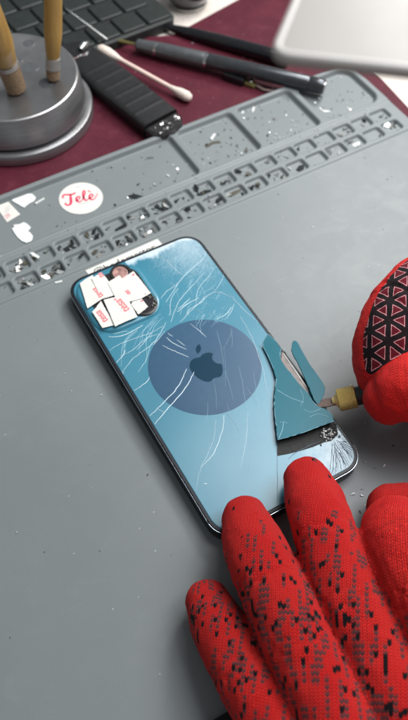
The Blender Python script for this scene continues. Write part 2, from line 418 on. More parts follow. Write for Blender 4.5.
trays = [(-206, 66.2, 112.2, 147.0), (70.2, 106.6, 112.2, 147.0), (110.6, 147.8, 112.2, 147.0), (151.8, 191.8, 112.2, 147.0)]
def mat_h(u, v):
    h = .9 * sst(83.2, 84.2, v)                                  # raised strip behind the working area
    h += .45 * sst(108.6, 109.4, v) - .5 * (sst(109.2, 109.9, v) - sst(110.0, 110.9, v)) 
    for ua, ub, va, vb in cells:
        d = sd_box(u, v, (ua + ub) / 2, (va + vb) / 2, (ub - ua) / 2, (vb - va) / 2, 1.9)
        h -= 1.9 * sst(.35, -.9, d)
    for ua, ub, va, vb in trays:
        d = sd_box(u, v, (ua + ub) / 2, (va + vb) / 2, (ub - ua) / 2, (vb - va) / 2, 3.2 if ub < 190 else 7.5)
        h -= 3.0 * sst(.5, -1.4, d)
    d = sd_box(u, v, (U0 + U1) / 2, (V0 + V1) / 2, (U1 - U0) / 2, (V1 - V0) / 2, 9.0)
    h = h - (h + 3.9) * sst(-2.4, -.1, d)
    return h
us = np.concatenate([np.arange(U0, -75, 2.5), np.arange(-75, U1 + .2, .42)]); vs_ = np.arange(82.0, V1 + .2, .42)
UU, VV = np.meshgrid(us, vs_); HH = mat_h(UU, VV)
nv, nu = UU.shape
XX = cT * UU - sT * VV; YY = sT * UU + cT * VV
vtx = np.stack([XX.ravel(), YY.ravel(), HH.ravel()], 1) * S
idx = np.arange(nv * nu).reshape(nv, nu)
fq = np.stack([idx[:-1, :-1].ravel(), idx[:-1, 1:].ravel(), idx[1:, 1:].ravel(), idx[1:, :-1].ravel()], 1)
# working area: coarse sheet joined to the front edge of the tray block
us2 = np.arange(U0, U1 + .1, 3.7); vs2 = np.linspace(V0, 82.0, 70); U2, V2 = np.meshgrid(us2, vs2)
H2 = np.zeros_like(U2); d2 = sd_box(U2, V2, (U0 + U1) / 2, (V0 + V1) / 2, (U1 - U0) / 2, (V1 - V0) / 2, 9.0)
H2 -= 3.9 * sst(-2.4, -.1, d2)
v2 = np.stack([(cT * U2 - sT * V2).ravel(), (sT * U2 + cT * V2).ravel(), H2.ravel()], 1) * S
i2 = np.arange(U2.size).reshape(U2.shape) + len(vtx)
f2 = np.stack([i2[:-1, :-1].ravel(), i2[:-1, 1:].ravel(), i2[1:, 1:].ravel(), i2[1:, :-1].ravel()], 1)
me = bpy.data.meshes.new('repair_mat'); me.from_pydata(np.concatenate([vtx, v2]).tolist(), [], np.concatenate([fq, f2]).tolist()); me.update()
rm = link('repair_mat', me, 'rubber', smooth=180)
tag(rm, 'grey rubber repair mat with two rows of small cells and long trays', 'mat')

# ------------------------------------------------------------------ glass splinters and dust
def shard(mb, x, y, z, size, mi, elong=1.6, tilt=.35, thick=.25):
    n = random.choice((3, 4, 4, 5)); a0 = random.random() * 6.28; rot = random.random() * 6.28
    poly = []
    for k in range(n):
        a = a0 + 6.283 * k / n + random.uniform(-.4, .4); r = size * .5 * random.uniform(.6, 1.1)
        px, py = r * math.cos(a) * elong, r * math.sin(a) / elong ** .5
        poly.append((px * math.cos(rot) - py * math.sin(rot), px * math.sin(rot) + py * math.cos(rot)))
    sx, sy = random.uniform(-tilt, tilt), random.uniform(-tilt, tilt)
    low = min(sx * p[0] + sy * p[1] for p in poly)
    mb.prism([(x + p[0], y + p[1]) for p in poly], z, z + thick, 0, mi, fz=lambda X, Y: sx * (X - x) + sy * (Y - y) - low)
def hz(u, v): return float(mat_h(np.array([u]), np.array([v]))[0])
dust = MB()
for ua, ub, va, vb in cells:
    if ub < -72: continue
    dens = 1.0 if ua < 60 else (.55 if ua < 130 else .35)
    dens *= random.choice((.3, .7, 1.0, 1.0, 1.7))
    for k in range(int(random.randint(6, 20) * dens)):
        u, v = random.uniform(ua + 1.3, ub - 1.3), random.uniform(va + 1.3, vb - 1.3)
        x, y = UV(u, v); shard(dust, x, y, hz(u, v) + .05, random.choice((.35, .5, .8, 1.4, 2.6, 3.6)), random.choices(range(5), (7, 8, 1, 2, 5))[0], 1.5, .5)
for k in range(230):                                # tray floors
    ua, ub, va, vb = random.choices(trays, (7, 3, 3, 2))[0]; ua = max(ua, -72)
    u, v = random.uniform(ua + 2, ub - 2), random.uniform(va + 2, vb - 2)
    if random.random() < .5: v = va + 2 + abs(random.gauss(0, 7)); v = min(v, vb - 2)
    x, y = UV(u, v)
    if math.hypot(x + 2, y - 128) < 15 or (x < -21 and 110 < y < 147): continue
    shard(dust, x, y, hz(u, v) + .05, random.choice((.5, .6, .8, 1.0, 1.6)), random.choices(range(5), (5, 4, 3, 3, 3))[0], 1.5, .4)
for k in range(70):                                 # strip and working area
    u, v = random.uniform(-72, 190), random.uniform(84.5, 111)
    x, y = UV(u, v); shard(dust, x, y, hz(u, v) + .05, random.choice((.4, .5, .8)), random.choices(range(5), (4, 3, 3, 2, 1))[0])
for k in range(80):
    u, v = random.uniform(-140, 190), random.uniform(-130, 82)
    x, y = UV(u, v); 
    if abs(x) < 38 and abs(y) < 76: continue
    shard(dust, x, y, .05, random.choice((.3, .4, .5, .8)), random.choices(range(5), (4, 2, 3, 1, 1))[0])
for px_, py_ in ((365, 462), (384, 466), (353, 494), (362, 496), (360, 512), (374, 468), (362, 489)):   # crumbs by the broken corner
    q = at(px_, py_, 0); shard(dust, q.x, q.y, .05, random.uniform(.8, 1.8), random.choice((0, 2, 1)))
for k in range(90):                                 # crumbs on the maroon pad
    q = at(random.uniform(90, 330), random.uniform(0, 130), PAD_Z); u = cT * q.x + sT * q.y; v = -sT * q.x + cT * q.y
    if v < V1 + 1.5 or q.x > 200 or q.y > 232: continue
    shard(dust, q.x, q.y, PAD_Z + .03, random.choice((.4, .5, .8, 1.1)), random.choices(range(5), (1, 2, 4, 2, 1))[0])
dd = dust.build('glass_dust', SH, smooth=None)
tag(dd, 'tiny glass splinters and dust scattered over the mat', kind='stuff')

# larger pieces, each a thing of its own
def flake(name, pix, z, mi, label, thick=.3, tiltx=0., tilty=0., cat='shard', bev=.06):
    P = ats(pix, z); cx = sum(p[0] for p in P) / len(P); cy = sum(p[1] for p in P) / len(P)
    f = lambda x, y: tiltx * (x - cx) + tilty * (y - cy)
    lo = min(f(x, y) for x, y in P)
    o = MB().prism([(x - cx, y - cy) for x, y in P], 0, thick, bev, fz=lambda x, y: f(x + cx, y + cy) - lo).build(name, mi)
    o.location = Vector((cx, cy, z)) * S
    return tag(o, label, cat)
Zc, Zt = -.97, -1.64
flake('glass_shard', [(21, 264), (27, 260), (34, 257), (37, 259), (33, 263), (24, 266)], Zc, 'shard_brown', 'long brown glass shard in the far-row cell below the torn white scrap', tiltx=.05)
flake('glass_shard', [(63, 249), (70, 245), (75, 247), (73, 251), (66, 252)], Zc, 'shard_dark', 'black curled shard in the far-row cell under the round sticker')
flake('glass_shard', [(58, 268), (64, 264), (70, 265), (66, 271), (60, 272)], Zc, 'shard_dark', 'black glossy shard in the near-row cell left of the phone camera', tilty=.1)
flake('glass_shard', [(115, 230), (122, 226), (129, 223), (131, 226), (124, 230), (117, 233)], Zc, 'shard_dark', 'largest black shard filling a far-row cell above the white name strip', tiltx=.08, thick=.5)
flake('glass_shard', [(196, 195), (204, 191), (211, 190), (212, 194), (204, 197), (198, 198)], Zc, 'shard_dark', 'dark oval shard in the far-row cell above the phone corner', thick=.5)
flake('glass_shard', [(226, 196), (234, 191), (242, 189), (240, 192), (231, 197)], Zc, 'shard_brown', 'long olive splinter in the near-row cell right of the phone corner')
flake('glass_shard', [(337, 135), (342, 133), (347, 134), (344, 137), (339, 137.5)], Zc, 'shard_grey', 'grey leaf shaped flake in a far-row cell below the pen end', thick=.5)
flake('glass_shard', [(296, 170), (299, 166), (304, 165.5), (304, 169), (300, 172)], Zc, 'shard_dark', 'small square black chip in a near-row cell below the pen', thick=.6)
flake('glass_shard', [(352, 145), (357, 142.5), (360, 142), (359, 145.5), (354, 147)], Zc, 'shard_white', 'bright white chip in a near-row cell at the right')
flake('glass_shard', [(128, 196), (134, 194), (144, 196.5), (139, 199), (131, 199)], Zt, 'shard_dark', 'pointed black sliver on the tray floor right of the round sticker')
flake('glass_shard', [(147, 157.5), (153, 157), (154, 158.5), (148, 159)], Zt, 'shard_silver', 'short silver sliver on the long tray floor beside the divider')
flake('glass_shard', [(210, 139), (214, 134), (216, 134.5), (212, 141)], Zt, 'shard_white', 'white sliver standing on the second tray floor', thick=.6)
flake('glass_shard', [(205, 146), (212, 142), (219, 141), (221, 143), (213, 144), (207, 148)], Zt, 'shard_brown', 'curved olive splinter on the second tray floor')
flake('glass_shard', [(214, 134.5), (219, 133.5), (220, 135), (215, 136)], Zt, 'shard_silver', 'tiny silver flake at the far end of the second tray')
flake('glass_shard', [(252, 111), (253.5, 103), (254.5, 103), (254.5, 110), (252.5, 113)], Zt, 'shard_white', 'thin white upright sliver near the back of the third tray')
flake('glass_shard', [(320, 107.5), (323, 110.5), (330, 111), (331, 112), (324, 112.5), (319, 108.5)], Zt, 'shard_white', 'white bent splinter by the divider of the last tray')
flake('glass_shard', [(35, 203.6), (44.2, 198.4), (44.8, 199.6), (36, 205)], Zt, 'shard_white', 'narrow white rod shaped splinter beside the torn paper scrap', thick=.7)
flake('glass_shard', [(30, 253.5), (33.5, 252.8), (40, 257), (38.5, 258.8), (33, 256.6)], .95, 'shard_white', 'white chip bridging the rim of a far-row cell', thick=.35, tiltx=-.1)
flake('glass_shard', [(54.5, 282.2), (62, 280.5), (62.5, 282), (55.5, 283.8)], .06, 'shard_white', 'white sliver on the flat mat just below the cells')
flake('glass_shard', [(129.5, 121), (131, 120), (134, 125), (132.5, 125.8)], PAD_Z + .05, 'shard_white', 'white fleck on the maroon pad below the black handle')

# ------------------------------------------------------------------ paper things on the mat
def paper(name, pix, z, label, cat, thick=.18, matn='paper', curl=0.0):
    P = ats(pix, z); cx = sum(p[0] for p in P) / len(P); cy = sum(p[1] for p in P) / len(P)
    o = MB().prism([(x - cx, y - cy) for x, y in P], 0, thick, .03, fz=(lambda x, y: curl * (x * x + y * y) * .01) if curl else None).build(name, matn)
    o.location = Vector((cx, cy, z)) * S
    return tag(o, label, cat), (cx, cy)
paper('paper_scrap', [(12, 201), (15, 197.5), (18, 195.5), (25, 194.5), (31, 194), (33.5, 195), (36, 198), (35.5, 199.5), (34, 201.5), (29, 204), (24.5, 208), (22, 207), (17.5, 204.2), (14, 202.4)], Zt + .03, 'torn white scrap of film on the tray floor, above the larger ragged one', 'scrap', .25, 'paperw', .5)
paper('paper_scrap', [(12, 229), (14.5, 227.5), (13.5, 225.5), (20, 224.5), (24, 222.6), (27, 224), (31, 227.5), (30, 229.5), (28, 231), (30.5, 233), (33, 236), (32.6, 240), (31, 242), (26.5, 243.5), (22, 241.5), (18, 238), (15, 234)], Zt + .03, 'ragged white scrap of film with a notch near the cells', 'scrap', .25, 'paperw', .5)
lb, (lx, ly) = paper('paper_label', [(-4, 206.5), (8.4, 201.8), (20.4, 214.4), (7.2, 222.4)], Zt + .03, 'small square white label with pink print at the left edge', 'label', .15)
tm = MB()
for k, (du, w) in enumerate(((1.6, 5.0), (.6, 5.4), (-.4, 4.6))):
    tm.prism([(du * 1.1 - w * .1 + a * .5, 1.2 + du * .3 + a) for a in (-2.2, 2.2)] + [(du * 1.1 - w * .1 + a * .5 + .18, 1.2 + du * .3 + a) for a in (2.2, -2.2)], .16, .19)
tm.build('print', 'greyink', lb, smooth=None).location = (0, 0, 0)
t2 = text_mb('28', 3.6, rotz(-1.6, -3.2, .165, 18), .0, .012, .06)
t2.build('print', 'pinkprint', lb, smooth=None).location = (0, 0, 0)
# round sticker
sp = at(81, 198.3, Zt + .03); rs = empty('round_sticker', (sp.x, sp.y, Zt + .03))
tag(rs, 'round white sticker with red script writing on the long tray floor', 'sticker')
e1 = at(59.2, 198.3, Zt + .03); e2 = at(103.2, 198.3, Zt + .03); RS = (e2 - e1).length / 2
mbs = MB().lathe([(RS - .1, 0), (RS, .1), (RS - .08, .2)], seg=72); o = mbs.build('disc', 'paper', rs); o.location = (0, 0, 0)
ang = math.atan2(e2.y - e1.y, e2.x - e1.x) + math.radians(13)
def strokes(mb, lines, k, ang, off, z):
    for ln in lines:
        pts = spline([(x, y, w) for x, y, w in ln], 6)
        for i in range(len(pts) - 1):
            pass
        L_, R_ = [], []
        for i, (x, y, w) in enumerate(pts):
            a = np.array(pts[min(i + 1, len(pts) - 1)][:2]) - np.array(pts[max(i - 1, 0)][:2]); a = a / (np.linalg.norm(a) + 1e-9); w = w * 1.15
            L_.append((x - a[1] * w, y + a[0] * w)); R_.append((x + a[1] * w, y - a[0] * w))
        v = []; f = []
        for (a, b), (c, d) in zip(L_, R_):
            for (X, Y) in ((a, b), (c, d)):
                X, Y = X * k + off[0], Y * k + off[1]
                v.append((X * math.cos(ang) - Y * math.sin(ang), X * math.sin(ang) + Y * math.cos(ang), z))
        n = len(L_)
        for i in range(n - 1): f.append((2 * i, 2 * i + 1, 2 * i + 3, 2 * i + 2))
        mb.add(v, f)
T_ = [[(-4.6, 1.2, .16), (-4.9, 1.9, .22), (-4.3, 2.5, .25), (-3.2, 2.3, .28), (-2.0, 2.2, .28), (-1.0, 2.7, .18)],
      [(-2.6, 2.2, .2), (-2.75, .8, .33), (-2.9, -.6, .36), (-3.3, -1.5, .3), (-4.1, -1.7, .26), (-4.6, -1.1, .2), (-4.3, -.6, .16)]]
e_ = [[(-1.5, -.5, .14), (-.7, -.2, .16), (-.2, .4, .2), (-.5, 1.0, .2), (-1.1, .6, .26), (-1.3, -.3, .3), (-.9, -1.1, .26), (-.1, -1.0, .16), (.4, -.4, .13)]]
l_ = [[(.3, -.5, .13), (.9, .4, .15), (1.55, 1.9, .17), (1.6, 2.8, .16), (1.15, 2.7, .2), (.85, 1.4, .26), (.85, .1, .28), (1.1, -.9, .26), (1.6, -1.0, .18), (2.2, -.4, .13)]]
e2_ = [[(x + 3.75, y + .05, w) for x, y, w in e_[0]]]
e2_[0][-1] = (4.6, .3, .12); e2_[0].append((5.1, 1.0, .1))
acc = [[(2.5, 2.65, .16), (2.85, 2.25, .2), (3.2, 1.8, .1)]]
kk = RS / 6.2
mt = MB(); strokes(mt, T_ + e_ + l_ + e2_ + acc, kk, ang, (-.1, -.4), .225); o = mt.build('lettering', 'crimson', rs, smooth=None); o.location = (0, 0, 0)
mt = MB(); strokes(mt, [[(-1.2, -1.95, .07), (.5, -1.9, .08), (2.4, -1.85, .06)], [(-.7, 4.6, .09), (.5, 4.7, .09)]], kk, ang, (.2, -.4), .225)
o = mt.build('small_print', 'greyink', rs, smooth=None); o.location = (0, 0, 0)

# white name strip pushed under the top edge of the phone
A_, B_, C_, D_ = (-21.2, 81.8), (20.0, 84.2 - .9), (20.9, 80.4), (-20.2, 75.0)
ns = empty('name_strip', (0, 78.5, .05)); tag(ns, 'white paper name strip with black lettering tucked behind the phone top edge', 'strip')
o = MB().prism([(A_[0], A_[1] - 78.5), (-20.4, 74.2 - 78.5), (20.8, 75.6 - 78.5), (B_[0], B_[1] - 78.5)], 0, .2, .03).build('paper', 'paper', ns); o.location = (0, 0, 0)
o = text_mb('@bodomestor', 6.2, rotz(-1.0, 78.55 - 78.5, .212, 1.6), 0, .012, .02).build('lettering', 'ink', ns, smooth=None); o.location = (0, 0, 0)

# ------------------------------------------------------------------ phone
W, H, R0 = 71.5, 146.7, 10.5
ph = empty('smartphone', (0, 0, 0)); tag(ph, 'blue smartphone lying face down with shattered back glass', 'phone')
body = MB(); rings = []
prof = [(1.0, 0.05), (.25, .35), (0, 1.2), (0, 6.8), (.18, 7.4), (.55, 7.78)]
nR = None
for ins, z in prof:
    r = rrect(0, 0, W - 2 * ins, H - 2 * ins, R0 - ins, 12, 2.25); nR = len(r); rings.append([(x, y, z) for x, y in r])
vs = [p for r in rings for p in r]; fs = []
for k in range(len(rings) - 1):
    for i in range(nR): j = (i + 1) % nR; fs.append((k * nR + i, k * nR + j, (k + 1) * nR + j, (k + 1) * nR + i))
fs.append(tuple(range(nR - 1, -1, -1))); fs.append(tuple((len(rings) - 1) * nR + i for i in range(nR)))
body.add(vs, fs); body.build('frame', 'frame', ph, 40)
rim = MB(); q0 = rrect(0, 0, W - .28, H - .28, R0 - .14, 12, 2.25); rim.tube([(x, y, 7.15) for x, y in q0 + q0[:1]], .22, 6); rim.build('bright_rim', 'bezel', ph, 60)
for (x, y, w, h) in ((-W / 2 - .2, 30.5, .6, 9), (-W / 2 - .2, 16.5, .6, 11), (-W / 2 - .2, 45, .6, 5.5)):
    b = MB().prism(rrect(0, 0, 1.0, h, .45, 4), -1.3, 1.3, .2).move(Matrix.Translation((x + .2, y, 4))); b.build('side_button', 'frame', ph)
gl = MB(); gp = rrect(0, 0, W - 3.3, H - 3.3, R0 - 1.65, 12, 2.25); gl.prism(gp, 7.6, 8.0, .22); gl.build('back_glass', 'glass', ph, 30)
GZ = 8.0
dc = MB(); dc.lathe([(25.4, 0), (25.4, .03), (25.3, .045)], (0.1, .6, GZ), 96); dc.build('charging_disc', 'disc', ph)
# fruit logo: bitten body and a leaf
def bez(pts, n=10): return [tuple(p) for p in spline(pts, n)]
right = [(0, 5.0), (2.2, 5.75), (4.6, 5.2), (5.9, 3.9)]
bite = [(5.9, 3.9), (4.6, 2.6), (4.15, .9), (4.7, -.9), (6.4, -2.2)]
low = [(6.4, -2.2), (5.5, -4.6), (4.0, -6.6), (2.5, -7.3), (.3, -6.75), (-1.9, -7.3), (-3.9, -6.3), (-5.6, -3.4), (-6.4, .3), (-5.8, 3.3), (-4.0, 5.2), (-2.0, 5.55), (0, 5.0)]
ap = bez(right)[:-1] + bez(bite)[:-1] + bez(low)[:-1]
LZ = GZ + .047
lg = MB(); k = 1.08
lg.prism([(x * k + .2, y * k + .1) for x, y in ap], LZ, LZ + .03)
lf = bez([(.1, 6.9), (.25, 8.6), (1.4, 10.2), (3.1, 10.8), (3.0, 9.2), (1.9, 7.6), (.1, 6.9)])[:-1]
lg.prism([(x * k + .2, y * k + .1) for x, y in lf], LZ, LZ + .03)
lg.build('logo', 'logo', ph, smooth=None)
# camera island with lenses and flash
isl = MB(); ic = (-16.6, 53.2)
prof = [(0, GZ), (.5, GZ + .75), (1.3, GZ + 1.15), (2.2, GZ + 1.2)]
rr = [[(x, y, z) for x, y in rrect(ic[0], ic[1], 34.5 - 2 * i, 35.5 - 2 * i, 10.5 - i, 10, 2.2)] for i, z in prof]
n = len(rr[0]); vs = [p for r in rr for p in r]; fs = []
for k in range(3):
    for i in range(n): j = (i + 1) % n; fs.append((k * n + i, k * n + j, (k + 1) * n + j, (k + 1) * n + i))
fs.append(tuple(3 * n + i for i in range(n))); isl.add(vs, fs)
isl = isl.build('camera_island', 'glass', ph, 60)
ip = MB().prism(rrect(ic[0] + .6, ic[1] - .1, 27.6, 29.2, 7.0, 8), GZ + 1.21, GZ + 1.26); ip.build('dark_window', 'black', isl, None)
for x, y in ((-24.3, 61.0), (-8.6, 43.0)):
    ln = MB().lathe([(6.6, 0), (6.6, .5), (6.2, .75), (5.2, .75), (5.0, .4)], (x, y, GZ + 1.25), 40)
    ln = ln.build('lens', 'black', isl, 40)
    MB().lathe([(4.9, .0), (4.9, .5), (0.01, .62)], (x, y, GZ + 1.25), 32).build('lens_glass', 'lens', isl, 40)
fl = MB().lathe([(3.9, 0), (3.9, .35), (3.6, .45), (3.3, .45), (3.2, .36), (.01, .4)], (-9.9, 65.2, GZ + 1.25), 36); fl.build('flash', 'pinklens', isl, 40)
MB().lathe([(5.2, 0), (5.2, .5), (3.95, .5), (3.95, 0)], (-9.4, 65.0, GZ + 1.25), 36, close=False).build('flash_ring', 'black', isl, 40)

gl_ = MB(); random.seed(21)
for k in range(26): a_ = random.uniform(-.9, .9); shard(gl_, -8.6 + 6.0 * math.cos(a_) * random.uniform(.6, 1.05), 43 + 6.0 * math.sin(a_), GZ + 2.05, random.uniform(.4, 1.1), random.choice((0, 1, 3, 4)), 1.3, .7)
gl_.build('broken_lens_glass', SH, isl, None); random.seed(12)
# cracks
rj = random.Random(31)
def crackline(mb, pix, r, z=GZ + .03, n=5):
    P = [p for p in spline(ats(pix, z), n) if abs(p[0]) < 34.1 and abs(p[1]) < 71.7 and math.hypot(max(0, abs(p[0]) - 25.4), max(0, abs(p[1]) - 63)) < 8.6 and not (-33.6 < p[0] < .4 and 35.8 < p[1] < 70.6)]
    P = [(x + rj.gauss(0, .09), y + rj.gauss(0, .09)) if 0 < i < len(P) - 1 else (x, y) for i, (x, y) in enumerate(P)]
    m = len(P)
    if m < 3: return
    mb.tube([(x, y, z) for x, y in P], [r * (.35 + .65 * math.sin(math.pi * (.12 + .8 * i / (m - 1)))) for i in range(m)], 5, flat=.5)
ck = MB(); Zk = GZ + .09
for pix, r in [([(186.6, 368.8), (181, 381.8), (173.6, 392.5), (160, 406), (147, 418.4)], .17),
               ([(194, 372), (187.4, 385), (176.7, 398.6), (164.4, 412.4), (152.6, 427)], .19),
               ([(157.5, 408.5), (163.7, 412.7)], .1),
               ([(162.6, 345.4), (172, 350), (180.5, 353.5), (188.6, 357.4)], .14),
               ([(166.3, 337.5), (172.8, 342.8), (186.6, 349.4)], .14), ([(167.5, 333), (172.8, 336.7)], .10), ([(176.6, 339.8), (185.4, 345.9)], .10),
               ([(190.4, 323.7), (200, 331.4), (206, 337)], .10),
               ([(149.7, 377.2), (147.5, 381), (143, 385), (131.3, 392)], .14),
               ([(125.4, 350), (122.5, 356), (114.4, 364.7)], .14), ([(124, 372), (121, 376.5)], .12),
               ([(224, 415), (222, 432), (214.5, 452), (208, 460), (201.5, 467)], .13), ([(204, 483.5), (207, 484)], .22),
               ([(94, 333), (103, 336), (118, 336.5), (131, 332), (143, 325)], .17), ([(98, 330), (110, 334), (128, 331)], .1),
               ([(177.6, 311.8), (189, 303), (199, 298)], .15), ([(178, 309), (186, 302), (190, 298)], .13), ([(170, 316), (171, 300), (178, 288)], .09),
               ([(217, 319), (226, 314), (231.5, 307)], .14), ([(226, 318), (231, 312), (234, 304)], .1),
               ([(186, 316), (190, 309), (203, 301), (203.5, 296)], .1), ([(160, 300), (166, 292), (178, 284)], .1),
               ([(152, 345), (155, 343), (165, 331)], .09), ([(137, 350), (146, 340), (152, 332)], .1),
               ([(160, 312), (170, 296), (184, 276), (200, 262), (206, 254)], .11), ([(171, 322), (177, 305), (190, 288), (205, 272)], .10), ([(184, 276), (176, 270), (168, 262), (158, 255)], .08),
               ([(180, 322), (196, 306), (214, 292), (232, 297)], .10), ([(196, 306), (198, 290), (209, 276), (214, 268)], .08), ([(214, 292), (222, 280), (224, 272)], .07),
               ([(240, 316), (252, 338), (262, 366), (268, 394)], .06), ([(232, 297), (244, 310), (258, 322)], .07),
               ([(166, 322), (160, 334), (150, 346), (134, 358), (122, 372)], .11), ([(160, 334), (147, 338), (133, 350), (120, 356)], .09), ([(150, 346), (146, 360), (138, 372)], .08), ([(163, 326), (150, 333), (136, 338), (118, 345), (108, 352)], .1),
               ([(216, 420), (212, 445), (200, 470), (196, 490)], .05), ([(248, 412), (246, 440), (240, 470)], .05)]:
    crackline(ck, pix, r * 1.0, Zk)
ck.build('crack_line', 'crack', ph, None)
rnd = random.Random(3); cs = MB()
for k in range(11):                               # fan below the camera island
    t = rnd.random(); x0, y0 = 128 + 39 * t + rnd.uniform(-2, 2), 335 - 24 * t + rnd.uniform(-1, 3)
    L = rnd.uniform(14, 40); a = math.radians(rnd.gauss(146, 7) - 16 * t); c = -.3 + rnd.uniform(-.12, .12)
    crackline(cs, [(x0, y0), (x0 + L * .5 * math.cos(a), y0 + L * .5 * math.sin(a)), (x0 + L * math.cos(a + c), y0 + L * math.sin(a + c))], rnd.uniform(.06, .13), Zk)
for k in range(75):                               # curved hairlines of the upper corner
    t = rnd.random(); x0, y0 = rnd.uniform(164, 232), 0
    y0 = rnd.uniform(250 + max(0, (x0 - 200)) * 1.25, 318)
    if x0 > 195 + (y0 - 250) * .70: continue
    L = rnd.uniform(5, 20); a = math.radians(rnd.choice((rnd.gauss(128, 14), rnd.gauss(118, 20), rnd.gauss(35, 18)))); c = rnd.uniform(-.5, .5)
    crackline(cs, [(x0, y0), (x0 + L * .5 * math.cos(a), y0 + L * .5 * math.sin(a)), (x0 + L * math.cos(a + c), y0 + L * math.sin(a + c))], rnd.uniform(.04, .11), Zk)
for k in range(16):                               # faint straight streaks over the disc and the lower glass
    x0, y0 = rnd.uniform(205, 268), rnd.uniform(320, 430); L = rnd.uniform(15, 45); a = math.radians(rnd.gauss(82, 12))
    if x0 > 232 + (y0 - 320) * .55: continue
    crackline(cs, [(x0, y0), (x0 + L * .5 * math.cos(a) + 1, y0 + L * .5 * math.sin(a)), (x0 + L * math.cos(a), y0 + L * math.sin(a))], rnd.uniform(.03, .05), Zk)
cs.build('hairline_crack', 'crackt', ph, None)
cd = MB(); arc = spline([(356.5, 436), (358, 449), (355.5, 460), (349, 468), (340, 474), (330, 478)], 5)
for k in range(0, len(arc), 1):
    ex, ey = arc[k]; ex += rnd.uniform(-1.5, .5); ey += rnd.uniform(-1.5, .5); f0 = rnd.uniform(.12, .5)
    sx0, sy0 = 333 + rnd.uniform(-3, 3), 437 + rnd.uniform(-2, 2)
    crackline(cd, [(sx0 + (ex - sx0) * f0, sy0 + (ey - sy0) * f0), (sx0 + (ex - sx0) * .7, sy0 + (ey - sy0) * .7 + rnd.uniform(-1, 1)), (ex - 1.2, ey - 1)], rnd.uniform(.06, .14), Zk)
crackline(cd, [(320, 441), (300, 450), (288, 459)], .12, Zk); crackline(cd, [(277, 453), (277.3, 480), (277.5, 506)], .10, Zk)
crackline(cd, [(259, 345), (265.5, 354), (271.5, 366), (276, 379), (275, 388), (273.6, 397), (273.6, 410), (274.5, 425), (276.6, 443), (276.6, 453)], .2, Zk)
cd.build('dark_crack', 'crackd', ph, None)
# opening where the glass is gone: dark glue, metal edge
op = ats([(277, 441), (277.2, 456), (288, 454), (300, 451), (313, 447), (325, 442), (331, 441), (338, 434.5), (337, 428), (331, 416), (322, 408), (312, 401), (304, 388), (285, 351.5), (281, 351), (280, 361), (292, 380), (300, 400), (280, 420)], GZ + .05)
MB().prism(op, GZ - .05, GZ + .06).build('glue_bed', 'glue', ph, None)
me_ = ats([(281.5, 352.5), (283, 352), (307.5, 387.5), (309.5, 394), (303, 388.5), (293, 377), (285, 367), (281, 360)], GZ + .2)
MB().prism(me_, GZ + .0, GZ + .22, .05).build('metal_edge', 'edgemetal', ph, None)
me2 = ats([(282.5, 353.5), (283.6, 352.8), (308, 387.8), (307, 389.5)], GZ + .3)
MB().prism(me2, GZ + .1, GZ + .42, .08).build('edge_strip', 'edgelight', ph, None)
rub = MB()
for k in range(70):
    x, y = rnd.gauss(330, 5), rnd.gauss(433, 4.5)
    if x > 345: continue
    q = at(x, y, GZ); random.seed(k); shard(rub, q.x, q.y, GZ + .08, rnd.uniform(.4, 1.3), rnd.choice((0, 0, 1, 2, 2, 3)), 1.4, .6)
rub.build('crushed_glass', SH, ph, None); random.seed(11)
# lifted glass plate: lies on the bed along its left side and rises to the lower right
def lift(x, y): return max(0.0, .012 * (x - 7) + .045 * (2 - y))
pp = ats([(268, 334.5), (264, 341), (263, 347), (267, 355), (272, 366.5), (276, 380), (275, 388), (274, 397), (274, 410), (275, 425), (277, 442), (288, 439.5), (300, 436), (318, 429.3), (333, 424), (331.5, 418.5), (327, 413), (322, 410.5), (316, 408), (311.5, 403), (308, 396), (300, 387), (293, 378.2), (285, 368), (280.5, 360.5), (279.5, 355), (281, 349.5), (276, 342)], 8.9)
pp = ragged(pp, 1.6, .16, rnd)
plt_ = MB()
bmv = bmesh.new(); 
plt_.prism(pp, GZ + .10, GZ + .75, .05, fz=lift); pl_o = plt_.build('lifted_glass', 'teal', ph, None); bmv.free()
ck2 = MB()
for pix, r in [([(277, 391), (290, 399), (303, 404)], .10), ([(278.5, 440), (282, 431), (283, 424)], .14), ([(279.5, 424), (283, 423.5), (287, 425)], .09), ([(320, 411), (310, 414), (303, 411)], .08), ([(328, 419), (317, 416), (309, 419)], .07), ([(300, 391), (303, 400), (300, 408)], .06)]:
    P = spline(ats(pix, 9.4), 4); ck2.tube([(x, y, GZ + .80 + lift(x, y)) for x, y in P], [r * .9] * len(P), 5, flat=.5)
pe = [p for p in pp if p[0] < 30 or p[1] < -30]
for i in range(len(pp)):
    if rnd.random() < .5: a_, b_ = pp[i], pp[(i + 1) % len(pp)]; ck2.tube([(x, y, GZ + .75 + lift(x, y)) for x, y in (a_, b_)], rnd.uniform(.05, .13), 5)
ck2.build('plate_crack', 'crackt', ph, None)

# splinter of glass pried over the edge of the phone
f2 = ats([(292.4, 341.5), (294, 340), (296, 340.2), (298.5, 343), (303, 352), (309, 363), (316, 373), (322.5, 382.5), (325, 388), (324.5, 393), (321.5, 400), (318, 405), (315.5, 402), (312.5, 396), (310, 390), (307, 383), (302, 372), (298, 363), (294, 356), (291.3, 349)], 10.0)
gx, gy = 37.0, -25.0; f2 = ragged(f2, 1.2, .14, rnd)
o = MB().prism([(x - gx, y - gy) for x, y in f2], 0, .7, .12, fz=lambda x, y: -.03 * y + .05 * x).build('glass_splinter', 'teal')
o.location = Vector((gx, gy, 9.2)) * S
tag(o, 'long teal glass splinter standing off the phone edge above the knife blade', 'splinter')

